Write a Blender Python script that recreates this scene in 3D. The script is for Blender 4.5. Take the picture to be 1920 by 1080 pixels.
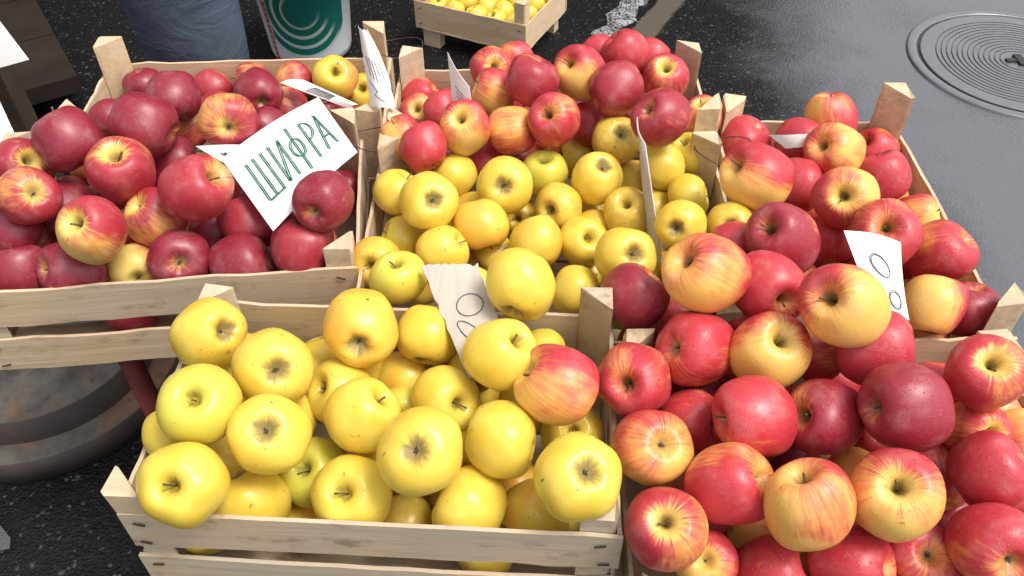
import bpy, bmesh, math, random
from mathutils import Vector, Matrix, Euler, noise
R = math.radians
random.seed(11)
scene = bpy.context.scene
for o in list(bpy.data.objects):
    bpy.data.objects.remove(o)
COL = scene.collection

# ---------------------------------------------------------------- camera
cam_d = bpy.data.cameras.new('camera')
cam_d.sensor_width = 36.0
cam_d.lens = 30.0
cam_d.clip_start = 0.02
cam_d.clip_end = 500
cam = bpy.data.objects.new('camera', cam_d)
cam.location = (0, 0, 1.45)
cam.rotation_euler = (R(45), 0, 0)
COL.objects.link(cam)
scene.camera = cam

# ---------------------------------------------------------------- light: overcast day
SUN_EL, SUN_ROT = 64, 110
w = bpy.data.worlds.new('World')
scene.world = w
w.use_nodes = True
nt = w.node_tree
bg = nt.nodes['Background']
sky = nt.nodes.new('ShaderNodeTexSky')
sky.sky_type = 'NISHITA'
sky.sun_disc = False
sky.sun_elevation = R(SUN_EL)
sky.sun_rotation = R(SUN_ROT)
sky.air_density = 1.0
sky.dust_density = 4.0
sky.ozone_density = 1.0
hs = nt.nodes.new('ShaderNodeHueSaturation')       # a grey overcast sky has little blue in it
hs.inputs['Saturation'].default_value = 0.22
nt.links.new(sky.outputs[0], hs.inputs['Color'])
nt.links.new(hs.outputs[0], bg.inputs['Color'])
bg.inputs['Strength'].default_value = 0.145
sun_d = bpy.data.lights.new('sun', 'SUN')
sun_d.energy = 1.25
sun_d.angle = R(18)
sun_d.color = (1.0, 0.96, 0.9)
sun = bpy.data.objects.new('sun', sun_d)
# direction to the sun: rotation measured clockwise from +Y
sd = Vector((math.sin(R(SUN_ROT)) * math.cos(R(SUN_EL)), math.cos(R(SUN_ROT)) * math.cos(R(SUN_EL)), math.sin(R(SUN_EL))))
sun.rotation_euler = sd.to_track_quat('Z', 'Y').to_euler()
sun.location = sd * 20
COL.objects.link(sun)
vs = scene.view_settings
vs.view_transform = 'Standard'
vs.look = 'None'
vs.gamma = 1.0
vs.use_curve_mapping = False
vs.exposure = 0.85

# ---------------------------------------------------------------- helpers
def tag(o, label=None, cat=None, group=None, kind=None):
    if label: o['label'] = label
    if cat: o['category'] = cat
    if group: o['group'] = group
    if kind: o['kind'] = kind
    return o

def empty(name, loc=(0, 0, 0), rz=0):
    o = bpy.data.objects.new(name, None)
    o.empty_display_size = 0.05
    o.location = loc
    o.rotation_euler = (0, 0, rz)
    COL.objects.link(o)
    return o

def mesh_obj(name, me, mat=None, parent=None, loc=None, rot=None, scale=None):
    o = bpy.data.objects.new(name, me)
    COL.objects.link(o)
    if mat is not None and not me.materials:
        me.materials.append(mat)
    if parent is not None: o.parent = parent
    if loc is not None: o.location = loc
    if rot is not None: o.rotation_euler = rot
    if scale is not None: o.scale = scale
    return o

def mk(name, verts, faces, smooth=False):
    me = bpy.data.meshes.new(name)
    me.from_pydata([tuple(v) for v in verts], [], faces)
    me.update()
    bm = bmesh.new(); bm.from_mesh(me)
    bmesh.ops.recalc_face_normals(bm, faces=bm.faces)
    bm.to_mesh(me); bm.free()
    if smooth:
        for p in me.polygons: p.use_smooth = True
    return me

def tube(pts, radii, n=8, cap=True):
    """tapered tube along points"""
    V, F = [], []
    pts = [Vector(p) for p in pts]
    prev = None
    for i, p in enumerate(pts):
        a = pts[max(i - 1, 0)]; b = pts[min(i + 1, len(pts) - 1)]
        d = (b - a).normalized()
        ref = prev if prev is not None else (Vector((1, 0, 0)) if abs(d.x) < .8 else Vector((0, 1, 0)))
        s = d.cross(ref).normalized(); t = s.cross(d).normalized(); prev = t
        for k in range(n):
            an = 2 * math.pi * k / n
            V.append(p + (s * math.cos(an) + t * math.sin(an)) * radii[i])
    for i in range(len(pts) - 1):
        for k in range(n):
            F.append((i * n + k, i * n + (k + 1) % n, (i + 1) * n + (k + 1) % n, (i + 1) * n + k))
    if cap:
        F.append(tuple(range(n))[::-1]); F.append(tuple(range((len(pts) - 1) * n, len(pts) * n)))
    return V, F

def lathe(prof, n=64):
    """profile of (radius, z); closes on the axis where radius is 0"""
    V, F, rings = [], [], []
    for r_, z in prof:
        if r_ < 1e-6:
            rings.append([len(V)]); V.append((0, 0, z))
        else:
            rings.append(list(range(len(V), len(V) + n)))
            for k in range(n):
                a = 2 * math.pi * k / n
                V.append((r_ * math.cos(a), r_ * math.sin(a), z))
    for A, B in zip(rings, rings[1:]):
        for k in range(n):
            k2 = (k + 1) % n
            if len(A) == 1 and len(B) == 1: continue
            if len(A) == 1: F.append((A[0], B[k], B[k2]))
            elif len(B) == 1: F.append((A[k], A[k2], B[0]))
            else: F.append((A[k], A[k2], B[k2], B[k]))
    return V, F

def boxv(x0, x1, y0, y1, z0, z1):
    V = [(x, y, z) for z in (z0, z1) for y in (y0, y1) for x in (x0, x1)]
    F = [(0, 2, 3, 1), (4, 5, 7, 6), (0, 1, 5, 4), (2, 6, 7, 3), (0, 4, 6, 2), (1, 3, 7, 5)]
    return V, F

# ---------------------------------------------------------------- node helper
class NT:
    def __init__(self, name):
        self.m = bpy.data.materials.new(name)
        self.m.use_nodes = True
        self.t = self.m.node_tree
        self.b = self.t.nodes['Principled BSDF']
    def n(self, typ, **kw):
        nd = self.t.nodes.new(typ)
        for k, v in kw.items():
            if k.startswith('_'): setattr(nd, k[1:], v)
            else: self.set(nd.inputs[k.replace('__', ' ')], v)
        return nd
    def set(self, sock, v):
        if isinstance(v, bpy.types.NodeSocket): self.t.links.new(v, sock)
        elif isinstance(v, tuple) and len(v) == 3 and sock.type == 'RGBA': sock.default_value = (*v, 1)
        else: sock.default_value = v
    def math(self, op, a, b=0.0, c=None, clamp=False):
        nd = self.t.nodes.new('ShaderNodeMath'); nd.operation = op; nd.use_clamp = clamp
        self.set(nd.inputs[0], a); self.set(nd.inputs[1], b)
        if c is not None: self.set(nd.inputs[2], c)
        return nd.outputs[0]
    def ramp(self, v, lo, hi, a=0.0, b=1.0):
        nd = self.t.nodes.new('ShaderNodeMapRange'); nd.interpolation_type = 'SMOOTHSTEP'
        self.set(nd.inputs['Value'], v)
        for k, q in (('From Min', lo), ('From Max', hi), ('To Min', a), ('To Max', b)): self.set(nd.inputs[k], q)
        return nd.outputs[0]
    def mix(self, f, a, b, mode='MIX'):
        nd = self.t.nodes.new('ShaderNodeMix'); nd.data_type = 'RGBA'; nd.blend_type = mode
        self.set(nd.inputs[0], f); self.set(nd.inputs[6], a); self.set(nd.inputs[7], b)
        return nd.outputs[2]
    def noise(self, vec, scale, detail=3.0, rough=0.5, dist=0.0):
        nd = self.n('ShaderNodeTexNoise', Scale=scale, Detail=detail, Roughness=rough, Distortion=dist)
        if vec is not None: self.set(nd.inputs['Vector'], vec)
        return nd.outputs['Fac']
    def vor(self, vec, scale, out='Distance', rnd=1.0):
        nd = self.n('ShaderNodeTexVoronoi', Scale=scale, Randomness=rnd)
        if vec is not None: self.set(nd.inputs['Vector'], vec)
        return nd.outputs[out]
    def obj(self): return self.n('ShaderNodeTexCoord').outputs['Object']
    def pos(self): return self.n('ShaderNodeNewGeometry').outputs['Position']
    def attr(self, name):
        nd = self.t.nodes.new('ShaderNodeAttribute'); nd.attribute_type = 'OBJECT'; nd.attribute_name = name
        return nd.outputs['Fac']
    def rnd(self): return self.n('ShaderNodeObjectInfo').outputs['Random']
    def vmul(self, v, s):
        nd = self.t.nodes.new('ShaderNodeVectorMath'); nd.operation = 'MULTIPLY'
        self.set(nd.inputs[0], v); self.set(nd.inputs[1], s); return nd.outputs[0]
    def vadd(self, v, s):
        nd = self.t.nodes.new('ShaderNodeVectorMath'); nd.operation = 'ADD'
        self.set(nd.inputs[0], v); self.set(nd.inputs[1], s); return nd.outputs[0]
    def sep(self, v):
        nd = self.t.nodes.new('ShaderNodeSeparateXYZ'); self.set(nd.inputs[0], v); return nd.outputs
    def comb(self, x, y, z):
        nd = self.t.nodes.new('ShaderNodeCombineXYZ')
        for i, q in enumerate((x, y, z)): self.set(nd.inputs[i], q)
        return nd.outputs[0]
    def bump(self, h, strength=0.3, dist=0.002):
        nd = self.n('ShaderNodeBump', Strength=strength, Distance=dist, Height=h)
        self.set(self.b.inputs['Normal'], nd.outputs[0])
    def out(self, color=None, rough=None, **kw):
        if color is not None: self.set(self.b.inputs['Base Color'], color)
        if rough is not None: self.set(self.b.inputs['Roughness'], rough)
        for k, v in kw.items(): self.set(self.b.inputs[k.replace('__', ' ')], v)
        return self.m

def simple(name, col, rough=0.6, var=0.15, scale=20, bump=0.0, **kw):
    t = NT(name)
    f = t.noise(t.obj(), scale, 5)
    c2 = tuple(max(0, q * (1 - 2 * var)) for q in col)
    c3 = tuple(min(1, q * (1 + var)) for q in col)
    if bump: t.bump(f, bump, 0.002)
    return t.out(t.mix(f, c2, c3), rough, **kw)

# ---------------------------------------------------------------- materials
def apple_common(t):
    o = t.obj()
    s = t.n('ShaderNodeObjectInfo')
    off = t.math('MULTIPLY', s.outputs['Random'], 37.0)
    o2 = t.vadd(o, t.comb(off, off, off))
    x, y, z = t.sep(o)
    rho = t.math('SQRT', t.math('ADD', t.math('MULTIPLY', x, x), t.math('MULTIPLY', y, y)))
    inv = t.math('DIVIDE', 1.0, t.math('MAXIMUM', rho, 0.02))
    cx, cy = t.math('MULTIPLY', x, inv), t.math('MULTIPLY', y, inv)
    ang = t.comb(cx, cy, off)                      # direction round the axis, no seam
    streak = t.noise(t.comb(t.math('MULTIPLY', cx, 7.0), t.math('MULTIPLY', cy, 7.0), t.math('MULTIPLY_ADD', z, 0.9, off)), 1.6, 4, 0.65)
    star = t.math('MULTIPLY_ADD', t.noise(t.vmul(ang, (2.2, 2.2, 1.0)), 1.7, 4, 0.75), 0.55, t.math('MULTIPLY', t.noise(o2, 3.2, 3, 0.6), 0.45))
    return o, o2, x, y, z, rho, streak, star, s.outputs['Random']

def drops(t, o2):
    wet = t.attr('wet')
    d1 = t.vor(o2, 6.5); d2 = t.vor(o2, 11.0)
    m = t.noise(o2, 2.5, 2)
    h1 = t.ramp(d1, 0.20, 0.10); h2 = t.ramp(d2, 0.26, 0.12)
    h = t.math('MAXIMUM', t.math('MULTIPLY', h1, t.ramp(m, 0.42, 0.55)), t.math('MULTIPLY', h2, t.ramp(m, 0.62, 0.45)))
    return t.math('MULTIPLY', h, wet)

def golden_material():
    t = NT('golden_apple_skin')
    o, o2, x, y, z, rho, streak, star, rnd = apple_common(t)
    n1 = t.noise(o2, 1.3, 2)
    base = t.mix(t.ramp(n1, 0.3, 0.7), (0.69, 0.48, 0.048), (0.75, 0.575, 0.09))
    base = t.mix(t.math('MULTIPLY', t.math('ADD', t.attr('green'), 0.05), t.ramp(z, -0.4, 0.9), clamp=True), base, (0.56, 0.54, 0.07))
    base = t.mix(t.math('MULTIPLY', t.attr('warm'), t.ramp(t.noise(o2, 1.0, 1), 0.3, 0.65), clamp=True), base, (0.76, 0.40, 0.05))
    base = t.mix(t.math('MULTIPLY', t.attr('pink'), t.ramp(x, -0.1, 0.8), clamp=True), base, (0.75, 0.24, 0.08))
    fine = t.noise(o2, 9.0, 5, 0.6)
    base = t.mix(t.ramp(fine, 0.5, 0.8, 0.0, 0.25), base, (0.60, 0.44, 0.07))
    # russet netting
    rus = t.math('MULTIPLY', t.attr('russet'), t.ramp(t.noise(o2, 3.2, 8, 0.72, 0.4), 0.36, 0.70), clamp=True)
    base = t.mix(t.math('MULTIPLY', rus, 0.6), base, (0.46, 0.29, 0.08))
    # lenticels
    ln = t.math('MULTIPLY', t.ramp(t.vor(o2, 7.5), 0.10, 0.05), t.ramp(t.noise(o2, 3.0, 1), 0.48, 0.60))
    base = t.mix(t.math('MULTIPLY', ln, 0.8), base, (0.22, 0.13, 0.03))
    # bruises and scabs
    sp = t.ramp(t.noise(t.vadd(o2, (5.0, 1.0, 2.0)), 4.2, 3, 0.6), 0.672, 0.71)
    sp = t.math('MULTIPLY', sp, t.math('ADD', t.attr('spots'), 0.55), clamp=True)
    base = t.mix(sp, base, (0.20, 0.09, 0.025))
    # grey-brown star round both ends
    e = t.math('ADD', rho, t.math('MULTIPLY', t.math('SUBTRACT', star, 0.5), 0.85))
    calyx = t.math('MULTIPLY', t.ramp(e, 0.44, 0.16), t.ramp(z, -0.3, -0.5))
    stemz = t.math('MULTIPLY', t.ramp(e, 0.26, 0.08), t.ramp(z, 0.3, 0.5))
    base = t.mix(t.math('MULTIPLY', calyx, 0.85), base, (0.20, 0.15, 0.07))
    base = t.mix(t.math('MULTIPLY', stemz, 0.75), base, (0.20, 0.18, 0.05))
    t.bump(t.math('ADD', t.math('MULTIPLY', fine, 0.15), t.math('MULTIPLY', sp, -0.4)), 0.25, 0.001)
    return t.out(base, t.math('MULTIPLY_ADD', fine, 0.2, 0.22), Specular__IOR__Level=0.45, Subsurface__Weight=0.08,
                 Subsurface__Radius=(0.6, 0.4, 0.1), Subsurface__Scale=0.006)

def red_material():
    t = NT('red_apple_skin')
    o, o2, x, y, z, rho, streak, star, rnd = apple_common(t)
    n1 = t.noise(o2, 1.1, 3, 0.5)
    blush = t.attr('blush'); dark = t.attr('dark')
    yel = t.mix(n1, (0.74, 0.40, 0.075), (0.80, 0.53, 0.14))
    yel = t.mix(t.math('MULTIPLY', t.attr('green'), 0.6), yel, (0.58, 0.55, 0.13))
    red = t.mix(t.noise(o2, 2.0, 3), (0.56, 0.046, 0.052), (0.44, 0.026, 0.042))
    red = t.mix(dark, red, (0.21, 0.014, 0.030))
    org = t.mix(0.5, yel, (0.72, 0.12, 0.05))
    # cover: more on the sun side (+x), less round the ends, broken into streaks along the meridians
    f = t.math('MULTIPLY_ADD', x, t.attr('side'), blush)
    f = t.math('ADD', f, t.math('MULTIPLY', t.math('SUBTRACT', n1, 0.5), 1.2))
    f = t.math('ADD', f, t.math('MULTIPLY', t.math('SUBTRACT', streak, 0.5), 0.72))
    ends = t.math('MULTIPLY', t.ramp(t.math('MULTIPLY_ADD', t.math('SUBTRACT', streak, 0.5), 0.5, rho), 0.62, 0.18), t.attr('pale'))
    f = t.math('SUBTRACT', f, ends)
    c = t.mix(t.ramp(f, 0.12, 0.46), yel, org)
    c = t.mix(t.ramp(f, 0.32, 0.80), c, red)
    fine = t.noise(o2, 10.0, 5, 0.65)
    c = t.mix(t.ramp(fine, 0.52, 0.8, 0.0, 0.22), c, (0.72, 0.22, 0.12))
    ln = t.math('MULTIPLY', t.ramp(t.vor(o2, 8.0), 0.075, 0.035), t.ramp(t.noise(o2, 2.0, 1), 0.42, 0.58))
    c = t.mix(t.math('MULTIPLY', ln, 0.55), c, (0.80, 0.50, 0.28))
    sp = t.math('MULTIPLY', t.ramp(t.noise(t.vadd(o2, (5.0, 1.0, 2.0)), 3.6, 2, 0.5), 0.755, 0.775), 0.7)
    c = t.mix(sp, c, (0.28, 0.15, 0.06))
    e = t.math('ADD', rho, t.math('MULTIPLY', t.math('SUBTRACT', star, 0.5), 0.5))
    cav = t.math('MULTIPLY', t.ramp(e, 0.26, 0.06), 0.8)
    c = t.mix(cav, c, (0.26, 0.20, 0.06))
    c = t.mix(t.ramp(t.noise(o2, 1.7, 4, 0.6), 0.45, 0.8, 0.0, 0.16), c, (0.75, 0.52, 0.47))      # dusty bloom
    d = drops(t, o2)
    t.bump(t.math('ADD', t.math('MULTIPLY', fine, 0.08), d), 0.45, 0.0012)
    ro = t.math('MULTIPLY_ADD', fine, 0.25, 0.28)
    ro = t.math('MULTIPLY', ro, t.math('SUBTRACT', 1.0, t.math('MULTIPLY', d, 0.8)))
    return t.out(c, ro, Specular__IOR__Level=0.5, Subsurface__Weight=0.06, Subsurface__Radius=(0.6, 0.15, 0.1), Subsurface__Scale=0.005)

def wood_material():
    t = NT('crate_wood')
    o = t.obj()
    rnd = t.rnd()
    off = t.math('MULTIPLY', rnd, 91.0)
    v = t.vadd(o, t.comb(off, off, off))
    g = t.noise(t.vmul(v, (2.5, 40.0, 40.0)), 1.6, 6, 0.65, 0.25)
    g2 = t.noise(t.vmul(v, (6.0, 140.0, 140.0)), 1.5, 4, 0.7)
    age = t.attr('age')
    c = t.mix(t.ramp(g, 0.28, 0.72), (0.50, 0.35, 0.19), (0.73, 0.565, 0.36))
    c = t.mix(t.ramp(rnd, 0.0, 1.0, 0.0, 0.65), c, (0.60, 0.42, 0.27))
    c = t.mix(t.math('MULTIPLY', t.ramp(g2, 0.52, 0.75), 0.45), c, (0.33, 0.215, 0.115))
    grey = t.mix(g, (0.36, 0.30, 0.225), (0.56, 0.485, 0.38))
    c = t.mix(t.math('MULTIPLY', age, t.ramp(t.noise(v, 7.0, 4), 0.25, 0.6), clamp=True), c, grey)
    st = t.ramp(t.noise(t.vmul(v, (1.0, 2.0, 2.0)), 14.0, 6, 0.7), 0.54, 0.72)
    c = t.mix(t.math('MULTIPLY', st, t.math('MULTIPLY_ADD', age, 0.5, 0.32)), c, (0.17, 0.115, 0.07))
    t.bump(t.math('ADD', g, t.math('MULTIPLY', g2, 0.7)), 0.5, 0.0012)
    return t.out(c, 0.72, Specular__IOR__Level=0.25)

def asphalt_material():
    t = NT('wet_asphalt')
    p = t.pos()
    x, y, z = t.sep(p)
    wob = t.math('MULTIPLY', t.math('SUBTRACT', t.noise(p, 2.2, 5, 0.6), 0.5), 1.0)
    film_sky = t.ramp(t.math('ADD', x, wob), 0.65, 1.20)                      # standing water on the open road, also masks the painted sky reflection
    pud = t.math('ADD', t.math('MULTIPLY', x, 0.91), t.math('MULTIPLY', y, -0.415))   # narrow puddle along the painted line
    pud = t.math('ADD', pud, t.math('MULTIPLY', wob, 0.10))
    pm = t.math('MULTIPLY', t.ramp(t.math('ABSOLUTE', t.math('SUBTRACT', pud, -0.70)), 0.05, 0.035), t.ramp(y, 2.2, 2.4))
    agg = t.vor(p, 150.0)
    agg2 = t.noise(p, 260.0, 3, 0.6)
    agg3 = t.noise(p, 60.0, 4, 0.7)
    h = t.math('ADD', t.math('MULTIPLY', t.ramp(agg, 0.75, 0.1), 0.8), t.math('ADD', agg2, agg3))
    smooth = t.math('MAXIMUM', t.math('MULTIPLY', film_sky, t.ramp(t.noise(p, 3.0, 5, 0.7), 0.3, 0.6, 0.62, 0.92)), pm)
    h = t.math('MULTIPLY', h, t.math('SUBTRACT', 1.0, smooth))
    t.bump(h, 0.7, 0.004)
    stone_glint = t.ramp(t.vor(p, 150.0, 'Color'), 0.80, 0.95)
    c = t.mix(t.noise(p, 35.0, 5), (0.005, 0.005, 0.005), (0.014, 0.014, 0.0145))
    c = t.mix(t.math('MULTIPLY', stone_glint, 0.5), c, (0.17, 0.165, 0.16))  # pale stones, brightened in the colour to stand for wet sparkles
    c = t.mix(t.math('MULTIPLY', film_sky, 0.9), c, (0.095, 0.099, 0.107))  # sky reflected in the wet road, put into the colour as paler grey
    c = t.mix(pm, c, (0.10, 0.088, 0.066))
    ro = t.math('MULTIPLY_ADD', t.noise(p, 9.0, 4), 0.22, 0.20)
    ro = t.math('ADD', t.math('SUBTRACT', ro, t.math('MULTIPLY', smooth, 0.14)), t.math('MULTIPLY', t.ramp(t.noise(p, 1.6, 5, 0.65), 0.4, 0.7), 0.14))
    return t.out(c, ro, Specular__IOR__Level=t.math('MULTIPLY_ADD', smooth, 0.88, 0.12))

def paint_line_material():
    t = NT('worn_road_paint')
    p = t.pos()
    n = t.noise(p, 170.0, 4, 0.7); n2 = t.noise(p, 18.0, 4, 0.6)
    m = t.ramp(t.math('ADD', n, t.math('MULTIPLY', n2, 0.5)), 0.66, 0.82)
    c = t.mix(m, (0.42, 0.42, 0.42), (0.03, 0.03, 0.03))
    t.bump(n, 0.9, 0.004)
    return t.out(c, 0.35)

GOLD, RED, WOOD = golden_material(), red_material(), wood_material()
STEM = simple('apple_stem', (0.13, 0.085, 0.04), 0.7, 0.3, 8)
CALYX = simple('apple_calyx', (0.07, 0.05, 0.03), 0.8, 0.3, 10)
WIRE = simple('rusty_wire', (0.10, 0.07, 0.055), 0.5, 0.3, 60, Metallic=0.6)
PAPER = simple('white_paper', (0.80, 0.79, 0.76), 0.75, 0.04, 12)
INK_G = simple('green_marker', (0.012, 0.085, 0.045), 0.6, 0.2, 60)
INK_LG = simple('pale_green_marker', (0.36, 0.62, 0.48), 0.6, 0.15, 60)
INK_K = simple('grey_pen', (0.07, 0.07, 0.075), 0.6, 0.3, 60)

# ---------------------------------------------------------------- ground
me = mk('ground', *(lambda q: ([(-q, -q, 0), (q, -q, 0), (q, q, 0), (-q, q, 0)], [(0, 1, 2, 3)]))(150))
tag(mesh_obj('ground', me, asphalt_material()), kind='structure')

def ragged_strip(name, pts, w, z, mat):
    V, F = [], []
    n = 60
    for i in range(n + 1):
        f = i / n * (len(pts) - 1); k = min(int(f), len(pts) - 2); f -= k
        a, b = Vector(pts[k]), Vector(pts[k + 1])
        c = a.lerp(b, f); d = (b - a).normalized(); s = Vector((-d.y, d.x))
        for sg in (-1, 1):
            j = noise.noise(Vector((i * .35, sg * 7.0, 3.0))) * .022 + random.uniform(-.006, .006)
            q = c + s * sg * (w / 2 + j)
            V.append((q.x, q.y, z))
    for i in range(n): F.append((2 * i, 2 * i + 1, 2 * i + 3, 2 * i + 2))
    return tag(mesh_obj(name, mk(name, V, F), mat), kind='structure')
LINEM = paint_line_material()
ragged_strip('road_marking', [(0.12, 2.22), (.285, 2.58), (.446, 2.93), (.75, 3.6), (1.2, 4.6)], .085, .004, LINEM)
GREYL = simple('worn_grey_paint', (0.10, 0.10, 0.10), 0.5, 0.45, 220, 0.8)
ragged_strip('road_marking', [(-1.5, .30), (-1.2, .60), (-.985, .84)], .16, .004, GREYL)

# manhole: cast frame, lid with concentric ribs, pick bar in the middle
t = NT('wet_cast_iron')
p = t.obj(); nz = t.noise(p, 14.0, 5)
t.bump(t.noise(p, 90.0, 4), 0.12, 0.001)
IRON = t.out(t.mix(nz, (0.12, 0.12, 0.127), (0.17, 0.172, 0.18)), t.math('MULTIPLY_ADD', nz, 0.2, 0.18), Specular__IOR__Level=1.0, Metallic=0.3)
DARKIRON = simple('dark_iron', (0.018, 0.017, 0.016), 0.5, 0.3, 30)
mh = tag(empty('manhole_cover', (1.655, 2.49, 0)), 'round cast iron manhole cover with concentric ribs in the wet road', 'manhole cover')
mesh_obj('frame', mk('mh_frame', *lathe([(.350, -.02), (.350, .005), (.345, .007), (.322, .007), (.318, .005), (.318, -.02)], 96), True), IRON, mh)
mesh_obj('gap', mk('mh_gap', *lathe([(.3185, .0015), (.3075, .0015)], 96)), DARKIRON, mh)
prof = [(.3075, -.02), (.3075, .0055), (.305, .0065), (.262, .0065)]
r_ = .262
while r_ > .06:
    prof += [(r_ - .001, .0022), (r_ - .0045, .0022), (r_ - .0055, .0065), (r_ - .0165, .0065)]
    r_ -= .0165
prof += [(.03, .0065), (0, .0065)]
mesh_obj('lid', mk('mh_lid', *lathe(prof, 128)), IRON, mh)
V, F = boxv(-.045, .045, -.010, .010, .0066, .012)
mesh_obj('pick_bar', mk('mh_bar', V, F), DARKIRON, mh)
V, F = boxv(-.012, .012, -.032, .032, .0068, .014)
mesh_obj('pick_bar', mk('mh_bar2', V, F), DARKIRON, mh)

# ---------------------------------------------------------------- crates
def slat_mesh(L, h, th=.0045, seed=0, n=14, rough=.0024, bow=.0015):
    """thin sawn board along local x, standing in z, with slightly torn edges"""
    V, F = [], []
    for i in range(n + 1):
        x = -L / 2 + L * i / n
        b = bow * math.sin(math.pi * i / n) + noise.noise(Vector((i * .5, seed * 3.1, 0))) * .0008
        zt = h / 2 + noise.noise(Vector((i * .8, seed * 5.3, 9))) * rough * 1.6
        zb = -h / 2 + noise.noise(Vector((i * .8, seed * 5.3, 21))) * rough * 1.6
        V += [(x, b - th / 2, zb), (x, b + th / 2, zb), (x, b + th / 2, zt), (x, b - th / 2, zt)]
    for i in range(n):
        a, b = i * 4, i * 4 + 4
        for k in range(4): F.append((a + k, a + (k + 1) % 4, b + (k + 1) % 4, b + k))
    F.append((0, 1, 2, 3)); F.append((n * 4 + 3, n * 4 + 2, n * 4 + 1, n * 4))
    return mk('slat', V, F)

def post_mesh(leg, z0, z1, seed=0, lean=(0, 0)):
    """three-cornered corner post, right angle at the local origin, legs along +x and +y"""
    rnd = random.Random(seed)
    c = .0035
    base = [(c, 0), (leg - c, 0), (leg, c), (c * .7 + .0, leg), (0, leg - c), (0, c)]
    base = [(c, 0), (leg, 0), (leg - .002, .004), (.004, leg - .002), (0, leg), (0, c)]
    V = []
    for k, z in enumerate((z0, z0 * .35 + z1 * .65, z1)):
        s = (z - z0) / (z1 - z0)
        for (x, y) in base:
            dz = 0
            if k == 2: dz = (x + y - leg * .6) * rnd.uniform(-.25, .25) + rnd.uniform(-.002, .002)
            V.append((x + lean[0] * s, y + lean[1] * s, z + dz))
    n = len(base); F = []
    for k in range(2):
        for i in range(n): F.append((k * n + i, k * n + (i + 1) % n, (k + 1) * n + (i + 1) % n, (k + 1) * n + i))
    F.append(tuple(range(n))[::-1]); F.append(tuple(range(2 * n, 3 * n)))
    return mk('post', V, F)

V, F = boxv(-.006, .006, -.0009, .0009, -.0007, .0007)
STAPLE = mk('staple', V, F); STAPLE.materials.append(WIRE)

def crate(label, x0, x1, y0, y1, base, height, prot, age, seed, group='wooden fruit crates', rz=0, rows=((.062, 1), (.058, 0)), staples=True, lean=None, floor=True, skip=()):
    """open-topped fruit crate: four three-cornered posts, two slats a side, plank floor"""
    rnd = random.Random(seed)
    W, D = x1 - x0, y1 - y0
    root = tag(empty('fruit_crate', ((x0 + x1) / 2, (y0 + y1) / 2, base), rz), label, 'crate', group)
    def put(o): o['age'] = min(1.0, max(0.0, age + rnd.uniform(-.12, .12))); return o
    th = .0045
    leg = .036
    prot = prot if isinstance(prot, (tuple, list)) else [prot] * 4
    lean = lean or {}
    for k, (sx, sy) in enumerate(((-1, -1), (1, -1), (1, 1), (-1, 1))):
        pm = post_mesh(leg, .004, height + prot[k], seed * 7 + k)
        o = put(mesh_obj('post', pm, WOOD, root, (sx * (W / 2 - th - .001), sy * (D / 2 - th - .001), 0), (0, 0, {(-1, -1): 0, (1, -1): math.pi / 2, (1, 1): math.pi, (-1, 1): -math.pi / 2}[(sx, sy)])))
        if k in lean:
            o.rotation_euler = (lean[k][0], lean[k][1], o.rotation_euler.z)
    h1, h0 = rows[0][0], rows[1][0]
    zs = [(height - h1 / 2, h1), (h0 / 2 + .004, h0)]
    for sy in (-1, 1):
        for q, (z, h) in enumerate(zs):
            if (sy, q) in skip: continue
            tilt = rnd.uniform(-.006, .006)
            o = put(mesh_obj('slat', slat_mesh(W + rnd.uniform(-.004, .004), h, th, seed * 11 + q + sy, bow=rnd.uniform(-.003, .003)), WOOD, root, (rnd.uniform(-.002, .002), sy * (D / 2 - th / 2), z), (0, tilt, 0)))
            if staples and sy == -1:
                for sx in (-1, 1):
                    for u in (-.30, .28):
                        a = mesh_obj('staple', STAPLE, None, o, (sx * (W / 2 - .016 - rnd.uniform(0, .008)), -th / 2 - .0006 - .002, u * h), (0, rnd.uniform(-.5, .5), 0))
    for sx in (-1, 1):
        for q, (z, h) in enumerate(zs):
            if (('x', sx), q) in skip: continue
            put(mesh_obj('slat', slat_mesh(D - 2 * th - .002, h, th, seed * 17 + q + sx * 3, bow=rnd.uniform(-.002, .002)), WOOD, root, (sx * (W / 2 - th / 2), 0, z - .001), (0, rnd.uniform(-.006, .006), math.pi / 2)))
    if floor:
        n = 4
        for i in range(n):
            wv = (D - 2 * th - .012) / n - .006
            o = put(mesh_obj('floor_plank', slat_mesh(W - 2 * th - .004, wv, th, seed + i, bow=0), WOOD, root, (0, -D / 2 + th + .008 + (i + .5) * (wv + .006), .0045), (math.pi / 2, 0, 0)))
    return root

RIM, HT = .695, .147
BASE = RIM - HT
CR = {'A': (-.385, .115, .425, .722), 'B1': (-.715, -.21, .765, 1.055), 'B2': (-.68, -.20, 1.075, 1.305), 'C1': (-.195, .30, .735, 1.03),
      'C2': (-.188, .31, 1.05, 1.275), 'D0': (.312, .595, .668, 1.12), 'D1': (.122, .575, .352, .662)}
CL = {'A': 'weathered wooden crate of big yellow apples with the torn corrugated card',
      'B1': 'pale wooden crate of streaky red apples under the large lettered white card',
      'B2': 'pale wooden crate in front of the blue jeans with a twisted paper at its corner',
      'C1': 'wooden crate of smaller yellow apples split by a thin upright card',
      'C2': 'wooden crate with red apples heaped high behind the smaller yellow apples',
      'D0': 'narrow wooden crate of wet red apples set lengthwise beside the open road',
      'D1': 'wooden crate buried under a heap of big wet red apples beside the yellow ones'}
PROT = {'A': (.034, .022, .052, .030), 'B1': (.03, .026, .055, .05), 'B2': (.05, .04, .068, .055), 'C1': (-.03, -.03, .05, .045),
        'C2': (.045, .065, .055, .045), 'D0': (.05, .055, .072, .05), 'D1': (-.03, .035, .03, .03)}
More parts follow.
